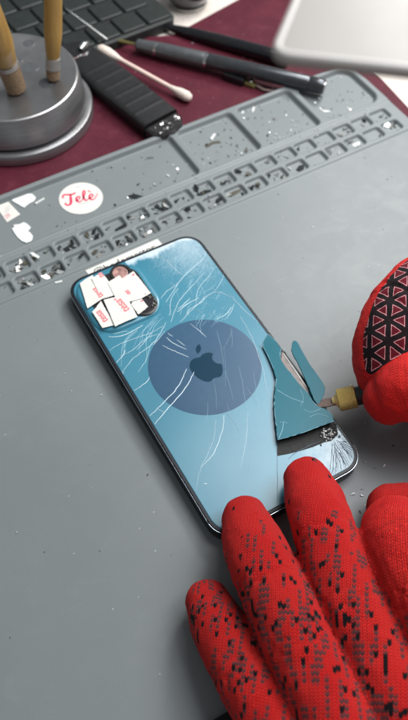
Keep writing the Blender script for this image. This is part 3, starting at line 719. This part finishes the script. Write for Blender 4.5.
# ------------------------------------------------------------------ tape pieces over the cameras
def tape(pix, z, label, texts, tx=0., ty=0.):
    P = ats(pix, z); cx = sum(p[0] for p in P) / len(P); cy = sum(p[1] for p in P) / len(P)
    e = empty('tape_piece', (cx, cy, z)); tag(e, label, 'tape', 'tape pieces over the camera')
    f = lambda x, y: tx * x + ty * y
    P = ragged(P, .9, .09, rnd)
    o = MB().prism([(x - cx, y - cy) for x, y in P], 0, .14, .02, fz=f).build('paper', 'paper', e); o.location = (0, 0, 0)
    for (body, px_, py_, size, deg) in texts:
        q = at(px_, py_, z); m4 = rotz(q.x - cx, q.y - cy, 0, deg)
        tmb = text_mb(body, size, m4, .12, .01, .09)
        tmb.v = [(x, y, zz + .165 + f(x, y)) for x, y, zz in tmb.v]
        o = tmb.build('print', 'red', e, smooth=None); o.location = (0, 0, 0)
ZT = GZ + 1.9
tape([(79.8, 283.2), (84.8, 279.4), (92.5, 275), (106, 297), (100.4, 300.4), (87.6, 308.6)], ZT + .1, 'white tape piece with red lettering at the outer upper corner of the camera', [('tesa', 97.6, 293, 4.6, 97)], 0.02, -0.02)
tape([(91.6, 278.6), (96.5, 275.6), (101.4, 272.8), (105, 276.4), (109, 281.5), (116.5, 294.4), (101.8, 298.9)], ZT + .35, 'white tape piece with a red corner at the top of the camera', [('te', 100.8, 275.6, 4.2, 97)], -0.01, 0.03)
tape([(107.8, 282.5), (119.5, 275.5), (122, 279), (133.5, 271.6), (142, 282), (151, 293.2), (141.3, 298.4), (128, 302), (115.2, 297)], ZT + .6, 'largest white tape piece covering the inner side of the camera', [('es', 127.6, 292.6, 3.6, 97), ('a', 133, 275.5, 2.4, 97)], 0.025, 0.02)
tape([(141.3, 298.2), (148.2, 307.2), (138.4, 314.6), (126, 297.6), (132, 290)], ZT + .05, 'narrow white tape piece beside the glinting lower lens', [('a', 141.5, 301.5, 2.2, 97)], 0.03, -0.03)
tape([(103.6, 299.8), (112, 297.6), (125.4, 295.4), (131.5, 305.5), (137.6, 317), (126, 321.8), (115.2, 327)], ZT + .55, 'lower middle white tape piece with bold red lettering', [('tesa', 122.3, 305.8, 5.6, 97), ('o', 115.0, 299.8, 2.4, 97)], -0.015, -0.02)
tape([(92.2, 312), (96, 308), (101, 301), (108.5, 314), (114.6, 325), (102.6, 328.2)], ZT + .2, 'lower outer white tape piece with bold red lettering cut by the edge', [('tesa', 101.6, 316.8, 5.0, 97)], -0.03, 0.01)

# ------------------------------------------------------------------ knife
kn = empty('craft_knife', tuple(at(345, 398, 14))); tag(kn, 'craft knife with knurled brass collar and black handle prying the glass', 'knife')
ka, kb = Vector(at(316, 405.5, 9.6)), Vector(at(347, 398.3, 14.2)); kd = (kb - ka).normalized()
def onk(t): return kb + kd * t
col_half = 3.9
kc = MB(); pts = [onk(t) for t in (-col_half, -col_half + .4, col_half - .4, col_half)]; kc.tube(pts, [4.5, 4.9, 4.9, 4.5], 48)
ko = kc.build('collar', 'gold', kn, 40)
uvl = ko.data.uv_layers.new(name='UVMap'); sdv = kd.cross(Vector((0, 0, 1))).normalized(); upv = sdv.cross(kd)
for p in ko.data.polygons:
    aa = []
    for li in p.loop_indices:
        w = ko.data.vertices[ko.data.loops[li].vertex_index].co / S - kb; aa.append((math.atan2(w.dot(upv), w.dot(sdv)) * 4.5, w.dot(kd), li))
    m0 = aa[0][0]
    for a, t, li in aa:
        if a - m0 > 14: a -= 2 * math.pi * 4.5
        if a - m0 < -14: a += 2 * math.pi * 4.5
        uvl.data[li].uv = (a * 1.09, t)
MB().tube([onk(t) for t in (-6.3, -5.0, -4.6, -3.8)], [1.7, 2.2, 3.0, 3.2], 24).build('nose', 'goldplain', kn)
hb = MB(); hb.tube([onk(t) for t in (3.7, 4.2, 8, 14, 40, 78, 80)], [3.6, 4.1, 4.1, 4.6, 4.8, 4.6, 3.8], 28); hb.build('handle', 'black', kn)
bl = MB(); nrm = kd.cross(Vector((0, 0, 1))).normalized(); up_ = nrm.cross(kd)
pf = [(-5.2, -2.2), (-5.2, 2.3), (-9.0, 2.6), (-13.3, 1.6), (-15.6, -.2), (-13.8, -2.2), (-9, -2.8)]
tv = (nrm * .93 + up_ * .36).normalized(); th = kd.cross(tv).normalized() * .28
vs = [onk(t) + tv * w + th for t, w in pf] + [onk(t) + tv * w - th for t, w in pf]; n = len(pf)
bl.add(vs, [tuple(range(n)), tuple(range(2 * n - 1, n - 1, -1))] + [(i, i + n, (i + 1) % n + n, (i + 1) % n) for i in range(n)]); bl.build('blade', 'bladesteel', kn, None)

# ------------------------------------------------------------------ gloved hands
def glove(name, chains, matname, label, voxel=.75, wrinkle=.55, seed=0):
    """chains: dict(pts=[(x,y,z,r)...], f=print weight as a function of mm from the tip). One continuous body."""
    mb = MB(); segs = []
    for ci, ch in enumerate(chains):
        P = spline(ch['pts'], 7); P = [np.array(p) for p in P]
        c0, r0 = P[0][:3], P[0][3]; t0 = (P[0][:3] - P[1][:3]); t0 /= np.linalg.norm(t0)
        c1, r1 = P[-1][:3], P[-1][3]; t1 = (P[-1][:3] - P[-2][:3]); t1 /= np.linalg.norm(t1)
        pre = [(*(c0 + t0 * r0 * s_), r0 * math.sqrt(max(0, 1 - s_ * s_))) for s_ in (.985, .93, .8, .6, .35)]
        post = [(*(c1 + t1 * r1 * s_), r1 * math.sqrt(max(0, 1 - s_ * s_))) for s_ in (.35, .6, .8, .93, .985)]
        allp = pre + [tuple(p) for p in P] + post
        mb.tube([p[:3] for p in allp], [p[3] for p in allp], 28, flat=ch.get('flat', 1.0))
        s_ = 0.0
        for a, b in zip(P[:-1], P[1:]):
            L = float(np.linalg.norm(b[:3] - a[:3])); segs.append((a, b, s_, ci)); s_ += L
    me = bpy.data.meshes.new('tmp'); me.from_pydata([(x, y, z) for x, y, z in mb.v], [], mb.f); me.update()
    o = bpy.data.objects.new('tmp', me); col.objects.link(o)
    md = o.modifiers.new('r', 'REMESH'); md.mode = 'VOXEL'; md.voxel_size = voxel; md.use_smooth_shade = True
    sm = o.modifiers.new('s', 'SMOOTH'); sm.factor = .5; sm.iterations = 7
    me2 = bpy.data.meshes.new_from_object(o.evaluated_get(bpy.context.evaluated_depsgraph_get()))
    bpy.data.objects.remove(o); bpy.data.meshes.remove(me)
    nvv = len(me2.vertices); co = np.empty(nvv * 3); me2.vertices.foreach_get('co', co); co = co.reshape(-1, 3)
    best = np.full(nvv, 1e9); uu = np.zeros(nvv); vv = np.zeros(nvv); ci_ = np.zeros(nvv, int)
    for a, b, s0, ci in segs:
        ax = b[:3] - a[:3]; L = np.linalg.norm(ax); t = ax / L
        w = co - a[:3]; tt = w @ t; tc = np.clip(tt / L, 0, 1); r = a[3] + (b[3] - a[3]) * tc
        dv = w - np.outer(tc * L, t); dist = np.linalg.norm(dv, axis=1) - r
        up = np.array([0.06, .02, 1.0]); up = up - t * (up @ t); up /= np.linalg.norm(up); sd = np.cross(t, up)
        sel = dist < best
        ang = np.arctan2(dv @ sd, dv @ up)
        best = np.where(sel, dist, best); uu = np.where(sel, ang * chains[ci].get('ru', 12.0), uu); vv = np.where(sel, s0 + tc * L + (tt - tc * L) * .9 * ((tt < 0) | (tt > L)), vv); ci_ = np.where(sel, ci, ci_)
    rt = np.array([math.radians(c.get('rot', 0.0)) for c in chains])[ci_]
    u0, v0 = uu, vv
    uu, vv = u0 * np.cos(rt) - v0 * np.sin(rt), v0 * np.cos(rt) + u0 * np.sin(rt)
    pr = np.zeros(nvv)
    for ci, ch in enumerate(chains):
        s_ = ci_ == ci
        if s_.any(): pr[s_] = ch['f'](u0[s_], v0[s_]) if 'f' in ch else 0.0
    ed = np.empty(len(me2.edges) * 2, int); me2.edges.foreach_get('vertices', ed); ed = ed.reshape(-1, 2)
    deg = np.bincount(ed.ravel(), minlength=nvv)
    for _ in range(30):
        acc_ = np.bincount(ed[:, 0], weights=pr[ed[:, 1]], minlength=nvv) + np.bincount(ed[:, 1], weights=pr[ed[:, 0]], minlength=nvv)
        pr = .5 * pr + .5 * acc_ / np.maximum(deg, 1)
    nz_ = np.array((-.42, -.12, .9)); nz_ /= np.linalg.norm(nz_); ax_ = np.cross((0, 1, 0), nz_); ax_ /= np.linalg.norm(ax_); ay_ = np.cross(nz_, ax_)
    pu, pv = co @ ax_, co @ ay_
    no = np.empty(nvv * 3); me2.vertices.foreach_get('normal', no); no = no.reshape(-1, 3)
    dsp = np.array([mnoise.fractal(Vector(c * .11) + Vector((seed, 0, 0)), 1.0, 2.0, 3) for c in co]) * wrinkle
    for jv in (30.0, 56.0):
        fold = np.array([mnoise.noise(Vector(c * .35) + Vector((seed, 9, 0))) for c in co])
        for off in (-1.8, 1.6):
            dsp -= .7 * np.exp(-((v0 - jv - off - 2.2 * fold) / .95) ** 2) * np.clip(.55 + fold, 0, 1.2)
    co = co + no * dsp[:, None]
    me2.vertices.foreach_set('co', (co * S).ravel())
    at_ = me2.attributes.new('print', 'FLOAT', 'POINT'); at_.data.foreach_set('value', pr.astype(np.float32))
    uvl = me2.uv_layers.new(name='UVMap'); li = np.empty(len(me2.loops), int); me2.loops.foreach_get('vertex_index', li)
    uvl.data.foreach_set('uv', np.stack([uu[li] + 40 * ci_[li], vv[li]], 1).ravel().astype(np.float32))
    uvp = me2.uv_layers.new(name='Print'); uvp.data.foreach_set('uv', np.stack([pu[li], pv[li]], 1).ravel().astype(np.float32))
    me2.update(); me2.name = name
    ob = link(name, me2, matname, smooth=180)
    rf = random.Random(seed); fz = MB()
    for k in range(700):
        i = rf.randrange(nvv); p, nn = co[i], no[i]
        if nn[2] < -.1: continue
        d1 = np.array([rf.gauss(0, 1) for _ in range(3)]); d1 = d1 / np.linalg.norm(d1) * .9 + nn * .7
        L1 = rf.uniform(.5, 1.5); fz.tube([tuple(p - nn * .1), tuple(p + d1 * L1 * .5), tuple(p + d1 * L1 + np.array((0, 0, -.25 * L1)))], [.045, .04, .02], 4, caps=False)
    fz.build('fuzz', 'fibre', ob, None)
    return tag(ob, label, 'gloved hand')
def ramp(a, b, lo=0.0, hi=1.0): return lambda u, v: lo + (hi - lo) * np.clip((v - a) / (b - a), 0, 1)
def W3(px_, py_, z, r): q = at(px_, py_, z); return (q.x, q.y, q.z, r)
palmL = (-24, -196, 33)
left = [
    dict(pts=[W3(208, 603, 10.4, 8.6), W3(220, 628, 13, 10.6), W3(240, 663, 17, 11.2), W3(268, 712, 22, 11.8), W3(318, 800, 28, 12.5)], f=ramp(-6, 6, .75, 1.0), rot=40),
    dict(pts=[W3(245, 520, 16.0, 9.3), W3(254, 545, 20, 11.6), W3(271, 585, 25, 12.2), W3(300, 645, 30, 12.6), W3(330, 705, 32, 13.2), W3(375, 800, 33, 14)], f=ramp(8, 34, .12, 1.0), rot=25),
    dict(pts=[W3(307, 480, 18.2, 9.4), W3(315, 503, 22, 11.4), W3(328, 543, 27, 12.0), W3(353, 605, 32, 12.6), W3(380, 665, 34, 13.2), W3(430, 770, 35, 14)], f=ramp(20, 48, .04, 1.0), rot=25),
    dict(pts=[W3(396, 531, 30, 13.0), W3(407, 552, 36, 15.2), W3(432, 597, 41, 15.6), W3(470, 665, 42, 15.5), W3(520, 760, 40, 15.5)], f=ramp(26, 55, .0, .9), rot=20),
    dict(pts=[W3(390, 508, 10.5, 9.8), W3(415, 514, 12, 11.5), W3(455, 545, 18, 13), W3(500, 620, 24, 14), W3(540, 720, 30, 15)], f=ramp(30, 60, 0, .5)),
    dict(pts=[W3(345, 790, 31, 15), W3(420, 860, 32, 19), W3(470, 960, 34, 24), W3(500, 1060, 38, 25)], f=ramp(-20, 0, 1, 1), flat=.8, rot=25),
    dict(pts=[W3(430, 790, 35, 15), W3(470, 860, 34, 19), W3(500, 960, 34, 22)], f=ramp(-20, 0, 1, 1), flat=.8, rot=25),
    dict(pts=[W3(510, 790, 36, 15), W3(520, 860, 34, 18), W3(525, 980, 34, 22)], f=ramp(-20, 0, 1, 1), flat=.8, rot=25),
    dict(pts=[W3(375, 770, 33, 13), W3(430, 750, 35, 13), W3(500, 740, 38, 14)], f=ramp(-20, 0, 1, 1)),
]
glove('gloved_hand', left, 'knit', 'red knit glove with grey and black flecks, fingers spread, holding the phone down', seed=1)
def trimask(u, v): return np.clip(1.0 - np.abs(u - 3.5) / 26.0 - np.clip((v - 90) / 20, 0, 1), 0, 1) + 0.0
right_ = [
    dict(pts=[W3(383, 375, 22, 11.5), W3(382, 358, 29, 12.8), W3(388, 335, 36, 13.8), W3(402, 309, 41, 14.4), W3(432, 284, 44, 15.5), W3(480, 262, 46, 17), W3(560, 250, 46, 19)], f=lambda u, v: np.clip(.5 + (17.5 - np.abs(u - 6.0)) / 6, 0, 1), ru=14.0),
    dict(pts=[W3(389, 399, 25, 10.8), W3(401, 393, 29, 13.6), W3(422, 388, 33, 15.4), W3(470, 392, 37, 15.5), W3(560, 400, 42, 18)], ru=14.0),
    dict(pts=[W3(440, 395, 16, 10.5), W3(452, 350, 22, 12), W3(480, 310, 30, 13), W3(560, 280, 38, 16)], ru=12.0),
    dict(pts=[W3(478, 410, 14, 10.5), W3(490, 370, 20, 12), W3(520, 330, 28, 13), W3(590, 310, 36, 16)], ru=12.0),
    dict(pts=[W3(520, 425, 12, 9.5), W3(530, 390, 18, 11), W3(560, 360, 26, 12), W3(610, 350, 34, 15)], ru=12.0),
    dict(pts=[W3(560, 300, 42, 20), W3(620, 320, 42, 24), W3(720, 340, 42, 25), W3(860, 360, 44, 25)], ru=20.0, flat=.85),
    dict(pts=[W3(560, 385, 38, 18), W3(630, 370, 40, 22), W3(720, 350, 42, 22)], ru=20.0, flat=.85),
]
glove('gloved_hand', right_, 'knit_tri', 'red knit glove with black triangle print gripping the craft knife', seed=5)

# black pouch corner peeping out below the little finger
bp = ats([(206, 724), (220, 715.5), (232.5, 708), (238, 714), (246, 726), (300, 800), (180, 800)], 4)
cx, cy = bp[0]
o = MB().prism([(x - cx, y - cy) for x, y in bp], 0, 4, .8).build('black_pouch', 'cloth'); o.location = Vector((cx, cy, .05)) * S
tag(o, 'black cloth pouch corner peeping out below the little finger', 'pouch')

# ------------------------------------------------------------------ tool holder and brushes
HC = (-4.8, 211.7)
th_ = empty('tool_holder', (HC[0], HC[1], PAD_Z)); tag(th_, 'round brushed aluminium tool holder on the maroon pad', 'tool holder')
c0 = (0, 0, 0)
def onh(mb, name, m, sm=35): o = mb.build(name, m, th_, sm); o.location = (0, 0, 0); return o
onh(MB().lathe([(43.6, 0), (45, .8), (45, 5.6), (44.4, 6.6), (43.4, 7.0), (41.2, 7.0)], c0, 128), 'base_ring', 'alu')
onh(MB().lathe([(41.8, 6.4), (40.6, 6.8), (40.4, 8.2), (41.0, 8.3)], c0, 96, close=False), 'groove', 'aludark')
onh(MB().lathe([(40.8, 8.3), (41.4, 8.9), (39.0, 24.4), (38.4, 25.6), (37.6, 26.0), (37.0, 25.7)], c0, 128), 'drum', 'alu')
topo = onh(MB().lathe([(37.05, 25.72), (36.4, 25.5), (.01, 25.5)], c0, 128, close=False), 'top_plate', 'alutop')
def hole(px_, py_, r, m, name, dz=0.0):
    q = at(px_, py_, PAD_Z + 25.5); x, y = q.x - HC[0], q.y - HC[1]
    onh(MB().lathe([(r, 25.52), (r, 25.8 + dz), (r * .8, 25.95 + dz), (r * .35, 25.9 + dz)], (x, y, 0), 28), name, m)
hole(30.5, 67.5, 4.6, 'steel', 'screw_head'); hole(20, 60.5, 1.8, 'steel', 'screw_head'); hole(46.5, 83, 4.2, 'gunmetal', 'socket'); hole(29, 43.5, 3.4, 'steel', 'screw_head'); hole(8, 80, 3.0, 'gunmetal', 'socket')
def brush(label, foot, head, z0, rr, bristles):
    f = Vector(at(*foot, z0)); dr = Vector(head) - f; L = dr.length; d = dr.normalized()
    e = empty('brush', tuple(f)); tag(e, label, 'brush')
    q = Vector((0, 0, 1)).rotation_difference(d).to_matrix().to_4x4()
    a, b = bristles
    def pt(mb, name, m): o = mb.move(q).build(name, m, e); o.location = (0, 0, 0)
    pt(MB().lathe([(rr * .5, 0), (rr * .78, 1.5), (rr * .85, a)], (0, 0, 0), 28), 'bristles', 'bristle')
    pt(MB().lathe([(rr * .86, a - .1), (rr * .9, a), (rr * .84, b), (rr * .7, b + .2)], (0, 0, 0), 28), 'ferrule', 'ferrule')
    pt(MB().lathe([(rr * .7, b), (rr * .82, b + 1), (rr * 1.05, b + 14), (rr * 1.0, b + 40), (rr * .8, b + 80), (rr * .55, b + 96)], (0, 0, 0), 28), 'handle', 'wood')
f1 = at(17, 90, 21.9); f2_ = at(53, 80, 21.9)
brush('thick golden brush standing in the holder at the left edge', (17, 90), (f1.x - 13, f1.y - 4, 110), 21.9, 7.0, (17, 19))
brush('golden brush with a pale ferrule standing right of the thick one', (53, 80), (f2_.x + 16, f2_.y + 8, 110), 21.9, 4.6, (7, 13))

# ------------------------------------------------------------------ pens, swab, handle
def rod(name, label, cat, a, b, parts):
    """parts: (part name, material, [(t mm from a, radius)...])"""
    a, b = Vector(a), Vector(b); d = (b - a); L = d.length; d = d.normalized()
    e = empty(name, tuple(a)); tag(e, label, cat)
    for pn, m, pr in parts:
        ax = [Vector((0, 0, 0)) + d * (t if t >= 0 else t) for t, r in pr]
        o = MB().tube(ax, [r for t, r in pr], 24).build(pn, m, e, 40); o.location = (0, 0, 0)
    return e, L
a = at(138, 45.0, PAD_Z + 5.0); b = at(324.5, 87.0, 5.0); L = (b - a).length
f = L / 129.0
rod('precision_pen', 'gunmetal precision screwdriver pen with two bright rings, lying across the mat edge', 'screwdriver', a, b, [
    ('blade', 'olive', [(-24 * f, .5), (-18 * f, 1.5), (-12 * f, 1.2), (-4, .9), (1, 1.0)]),
    ('collar', 'gunmetal', [(-1.2, 2.4), (0, 3.6), (12 * f, 4.3), (12.6 * f, 4.3)]),
    ('ring', 'steel', [(12.4 * f, 4.0), (12.6 * f, 4.55), (14.2 * f, 4.55), (14.4 * f, 4.0)]),
    ('grip', 'gunmetal', [(14.2 * f, 4.4), (15 * f, 4.6), (47 * f, 4.7), (48 * f, 4.5)]),
    ('ring', 'steel', [(47.8 * f, 4.3), (48 * f, 4.85), (49.8 * f, 4.85), (50 * f, 4.3)]),
    ('barrel', 'gunblack', [(49.8 * f, 4.5), (50.4 * f, 4.7), (118 * f, 4.6), (119 * f, 4.2)]),
    ('end_cap', 'gunblack', [(118.8 * f, 4.2), (119.4 * f, 4.6), (128 * f, 4.55), (129 * f, 3.9)]),
    ('end_ring', 'steel', [(128.6 * f, 3.2), (129.6 * f, 3.1)])])
a = at(147, 21.5, PAD_Z + 1.6); b = at(292, 61, PAD_Z + 5.0)
rod('black_spudger', 'tapered black plastic spudger lying behind the screwdriver pen', 'spudger', a, b, [
    ('tip', 'black', [(-3, .5), (0, 1.0), (14, 2.0), (14.5, 2.0)]), ('shaft', 'blackgloss', [(14.2, 2.0), (30, 3.6), (50, 4.4), (80, 4.6), (96, 4.2), (97.5, 3.4)])])
a = at(65, 8.0, 17); b = at(107, 39.5, 5.2)
rod('steel_needle', 'thin steel needle probe pointing up over the keyboard', 'needle', a, b, [('shaft', 'steel', [(0, .15), (6, .55), ((b - a).length, .75)])])
a = at(101, 49.0, PAD_Z + 7.5); b = at(188, 97.0, PAD_Z + 3.4); L = (b - a).length
rod('cotton_swab', 'cotton swab with pink paper stick resting on the black ribbed handle', 'swab', a, b, [
    ('stick', 'swabstick', [(4, 1.35), (L - 4, 1.35)]),
    ('cotton_tip', 'cotton', [(-2.6, .6), (-2.0, 1.6), (0, 2.9), (5, 3.2), (10, 2.6), (14, 1.6), (16, 1.4)]),
    ('cotton_tip', 'cotton', [(L - 13, 1.4), (L - 10, 1.8), (L - 6, 2.8), (L - 1, 3.1), (L + 1.5, 2.2), (L + 2.4, .7)])])
# black ribbed handle
ra, rb = at(88, 58, PAD_Z + 9), at(163, 119, PAD_Z + 9); rd = Vector((rb.x - ra.x, rb.y - ra.y, 0)); RL = rd.length
rh = empty('ribbed_handle', (ra.x, ra.y, PAD_Z)); rh.rotation_euler.z = math.atan2(rd.y, rd.x)
tag(rh, 'broad black ribbed plastic cutter handle lying beside the aluminium holder', 'cutter handle')
def onr(mb, name, m, sm=35): o = mb.build(name, m, rh, sm); o.location = (0, 0, 0); return o
mb = MB(); nseg = 46; vs = []; HW = 12.2
for i in range(nseg * 4 + 1):
    t = i / (nseg * 4); x = -4 + (RL + 2) * t
    rib = .2 * max(0, math.sin(x * 2 * math.pi / 9.2)) ** 3 if 6 < x < RL - 6 else 0
    hw = HW * (.86 + .14 * min(1, t * 6)) - rib * .4; hh = 9.2 + rib
    for k in range(20):
        a_ = 2 * math.pi * k / 20; c_, s_ = math.cos(a_), math.sin(a_)
        vs.append((x, hw * math.copysign(abs(c_) ** .3, c_), hh / 2 + .1 + hh / 2 * math.copysign(abs(s_) ** .32, s_)))
fs = []
for i in range(nseg * 4):
    for k in range(20): j = (k + 1) % 20; fs.append((i * 20 + k, i * 20 + j, (i + 1) * 20 + j, (i + 1) * 20 + k))
fs += [tuple(range(20)), tuple(nseg * 80 + k for k in range(19, -1, -1))]
mb.add(vs, fs); onr(mb, 'grip', 'ribbed', 50)
endp = [(RL - 2.2, -HW * .94), (RL + 3.5, -HW * .92), (RL + 8.5, -HW * .6), (RL + 10.5, 0), (RL + 8.5, HW * .6), (RL + 3.5, HW * .92), (RL - 2.2, HW * .94)]
onr(MB().prism(endp, .1, 7.4, 1.2), 'end_piece', 'smoky')
onr(MB().prism([(RL + 3.6, -HW * .95), (RL + 8.8, -HW * .63), (RL + 11.0, 0), (RL + 8.8, HW * .63), (RL + 8.3, HW * .55), (RL + 10.2, 0), (RL + 8.2, -HW * .55), (RL + 3.6, -HW * .86)], .2, 1.6), 'end_rim', 'steel', None)
gm = MB(); random.seed(4)
for k in range(26): shard(gm, RL + random.uniform(0, 8), random.uniform(-9, 9), 7.6, random.uniform(.5, 1.5), random.choice((2, 3, 1)))
onr(gm, 'glass_crumbs', SH, None)
gm = MB(); random.seed(9)
for k in range(30): t_ = random.random(); shard(gm, -4.6 + 1.6 * t_ + random.uniform(-.8, .8), -9.5 + 12 * t_, 8.4, random.uniform(.8, 2.2), random.choice((0, 0, 1)), 1.3, .8)
o = gm.build('pink_glitter', ['pinkchip', 'paperw'], rh, None); o.location = (0, 0, 0)
onr(MB().prism([(-24, -6), (-4, -10.5), (-3.4, 11), (-18, 8)], .6, 8.4, 1.0), 'head', 'black')
onr(MB().tube([(-11, 8, 9.6), (-10, 4.5, 10.4), (-9, 1, 9.6)], [1.6, 2.2, 1.6], 14), 'clasp', 'steel')
# black connector below the pen
cpos = at(235, 80, PAD_Z); ce = empty('connector', (cpos.x, cpos.y, PAD_Z)); ce.rotation_euler.z = math.radians(-58)
tag(ce, 'small black connector with a bare metal end under the screwdriver pen', 'connector')
def onc(mb, name, m): o = mb.build(name, m, ce); o.location = (0, 0, 0)
onc(MB().prism(rrect(0, 0, 14, 8, 1.2, 4), .05, 5, .7), 'housing', 'blackgloss')
onc(MB().prism(rrect(10.5, 0, 7, 5, .8, 4), .05, 2.6, .4), 'metal_end', 'olive')
onc(MB().lathe([(1.6, 0), (1.6, 1.0), (1.0, 1.3)], (10.5, .4, 2.6), 16), 'rivet', 'steel')
onc(MB().tube([(14, 0, 1.6), (20, -1, 1.2), (27, 1, 1.2)], .9, 8), 'wire', 'bladesteel')

# ------------------------------------------------------------------ keyboard, bowl, hanging white board
kx, ky = at(163, 15, PAD_Z).xy
kbE = empty('keyboard', (kx, ky, PAD_Z - 1.4)); kbE.rotation_euler.z = math.radians(4.5)
tag(kbE, 'dark grey green keyboard behind the aluminium holder', 'keyboard')
o = MB().prism(rrect(-150, 60, 302, 150, 5, 5), 0, 8.0, 1.2).build('body', 'keybase', kbE); o.location = (0, 0, 0)
kp = MB().prism(rrect(0, 0, 17.3, 17.0, 1.6, 4), 0, 1.7, .7)
protoK = None
for r in range(4):
    for c in range(9):
        if protoK is None: protoK = kp.build('key', 'keys', kbE); k_ = protoK
        else: k_ = protoK.copy(); col.objects.link(k_); k_.parent = kbE
        k_.location = Vector((-10.5 - c * 18.6 - (r % 2) * 6, -4.5 + r * 18.4, 8.0)) * S
cv = MB().prism([(-12, -13.2), (-90, -13.2), (-90, -14.6), (-12, -14.6)], 3, 5); 
bq = at(188, 0, PAD_Z); be = empty('dark_bowl', (bq.x, bq.y, -5.6)); tag(be, 'small dark glazed bowl with a pale foot on the cream table', 'bowl')
o = MB().lathe([(9, 0), (10, 1.5), (14.5, 6), (16.8, 12), (16.5, 17), (15.8, 18), (15.2, 17), (13, 8), (.1, 4)], (0, 0, 0), 64, close=False).build('body', 'bowl', be); o.location = (0, 0, 0)
o = MB().lathe([(12.0, .05), (13.2, .6), (13.2, 2.2), (11.5, 3.0)], (0, 0, 0), 64).build('foot_ring', 'ferrule', be); o.location = (0, 0, 0)
# white plastic board hanging close to the lens
ZB = 206.0
c_ = at(268, 64, ZB); e1 = at(303, -20, ZB); e2 = at(430, 82, ZB)
ax = Vector((e1.x - c_.x, e1.y - c_.y)).normalized(); ay = Vector((e2.x - c_.x, e2.y - c_.y)).normalized()
def P2(s_, t_): return (ax.x * s_ + ay.x * t_, ax.y * s_ + ay.y * t_)
rc = 4.0
ply = [P2(rc, 0)] + [P2(rc * (1 - math.sin(a_)), rc * (1 - math.cos(a_))) for a_ in (.3, .6, .9, 1.2)] + [P2(0, rc), P2(0, 70), P2(3, 74), P2(62, 74), P2(66, 70), P2(66, 3), P2(62, 0)]
wb = empty('plastic_lid', (c_.x, c_.y, ZB)); tag(wb, 'pale plastic lid held close above the upper right corner, blurred', 'lid')
o = MB().prism(ply, 0, 2.4, .6).build('sheet', 'whiteboard', wb); o.location = (0, 0, 0)
rim_ = inset(ply if sum(ply[i][0] * ply[(i + 1) % len(ply)][1] - ply[(i + 1) % len(ply)][0] * ply[i][1] for i in range(len(ply))) > 0 else ply[::-1], .9)
o = MB().tube([(x, y, 1.6) for x, y in rim_ + rim_[:1]], 1.0, 12, caps=False).build('rim', 'whiterim', wb); o.location = (0, 0, 0)

# ------------------------------------------------------------------ light
w = bpy.data.worlds.new('World'); sc.world = w; w.use_nodes = True
w.node_tree.nodes['Background'].inputs[0].default_value = (.90, .96, 1.0, 1); w.node_tree.nodes['Background'].inputs[1].default_value = .25
def area(name, loc, target, sx, sy, power, colr=(1, .98, .95)):
    l = bpy.data.lights.new(name, 'AREA'); l.shape = 'RECTANGLE'; l.size = sx * S; l.size_y = sy * S; l.energy = power; l.color = colr
    o = bpy.data.objects.new(name, l); col.objects.link(o); o.location = Vector(loc) * S
    o.rotation_euler = (Vector(target) - Vector(loc)).to_track_quat('-Z', 'Y').to_euler(); return o
area('ceiling_lamp', (400, 10, 700), (20, 0, 0), 640, 540, 9.0, (.98, .99, 1.0))
area('added_side_lamp', (470, 330, 460), (110, 40, 0), 130, 130, 1.9, (1, .97, .93))  # unseen lamp, added to brighten the upper right and deepen the hand's shadow
sc.view_settings.view_transform = 'Standard'; sc.view_settings.look = 'None'; sc.view_settings.exposure = 0; sc.view_settings.gamma = 1
sc.cycles.use_denoising = True
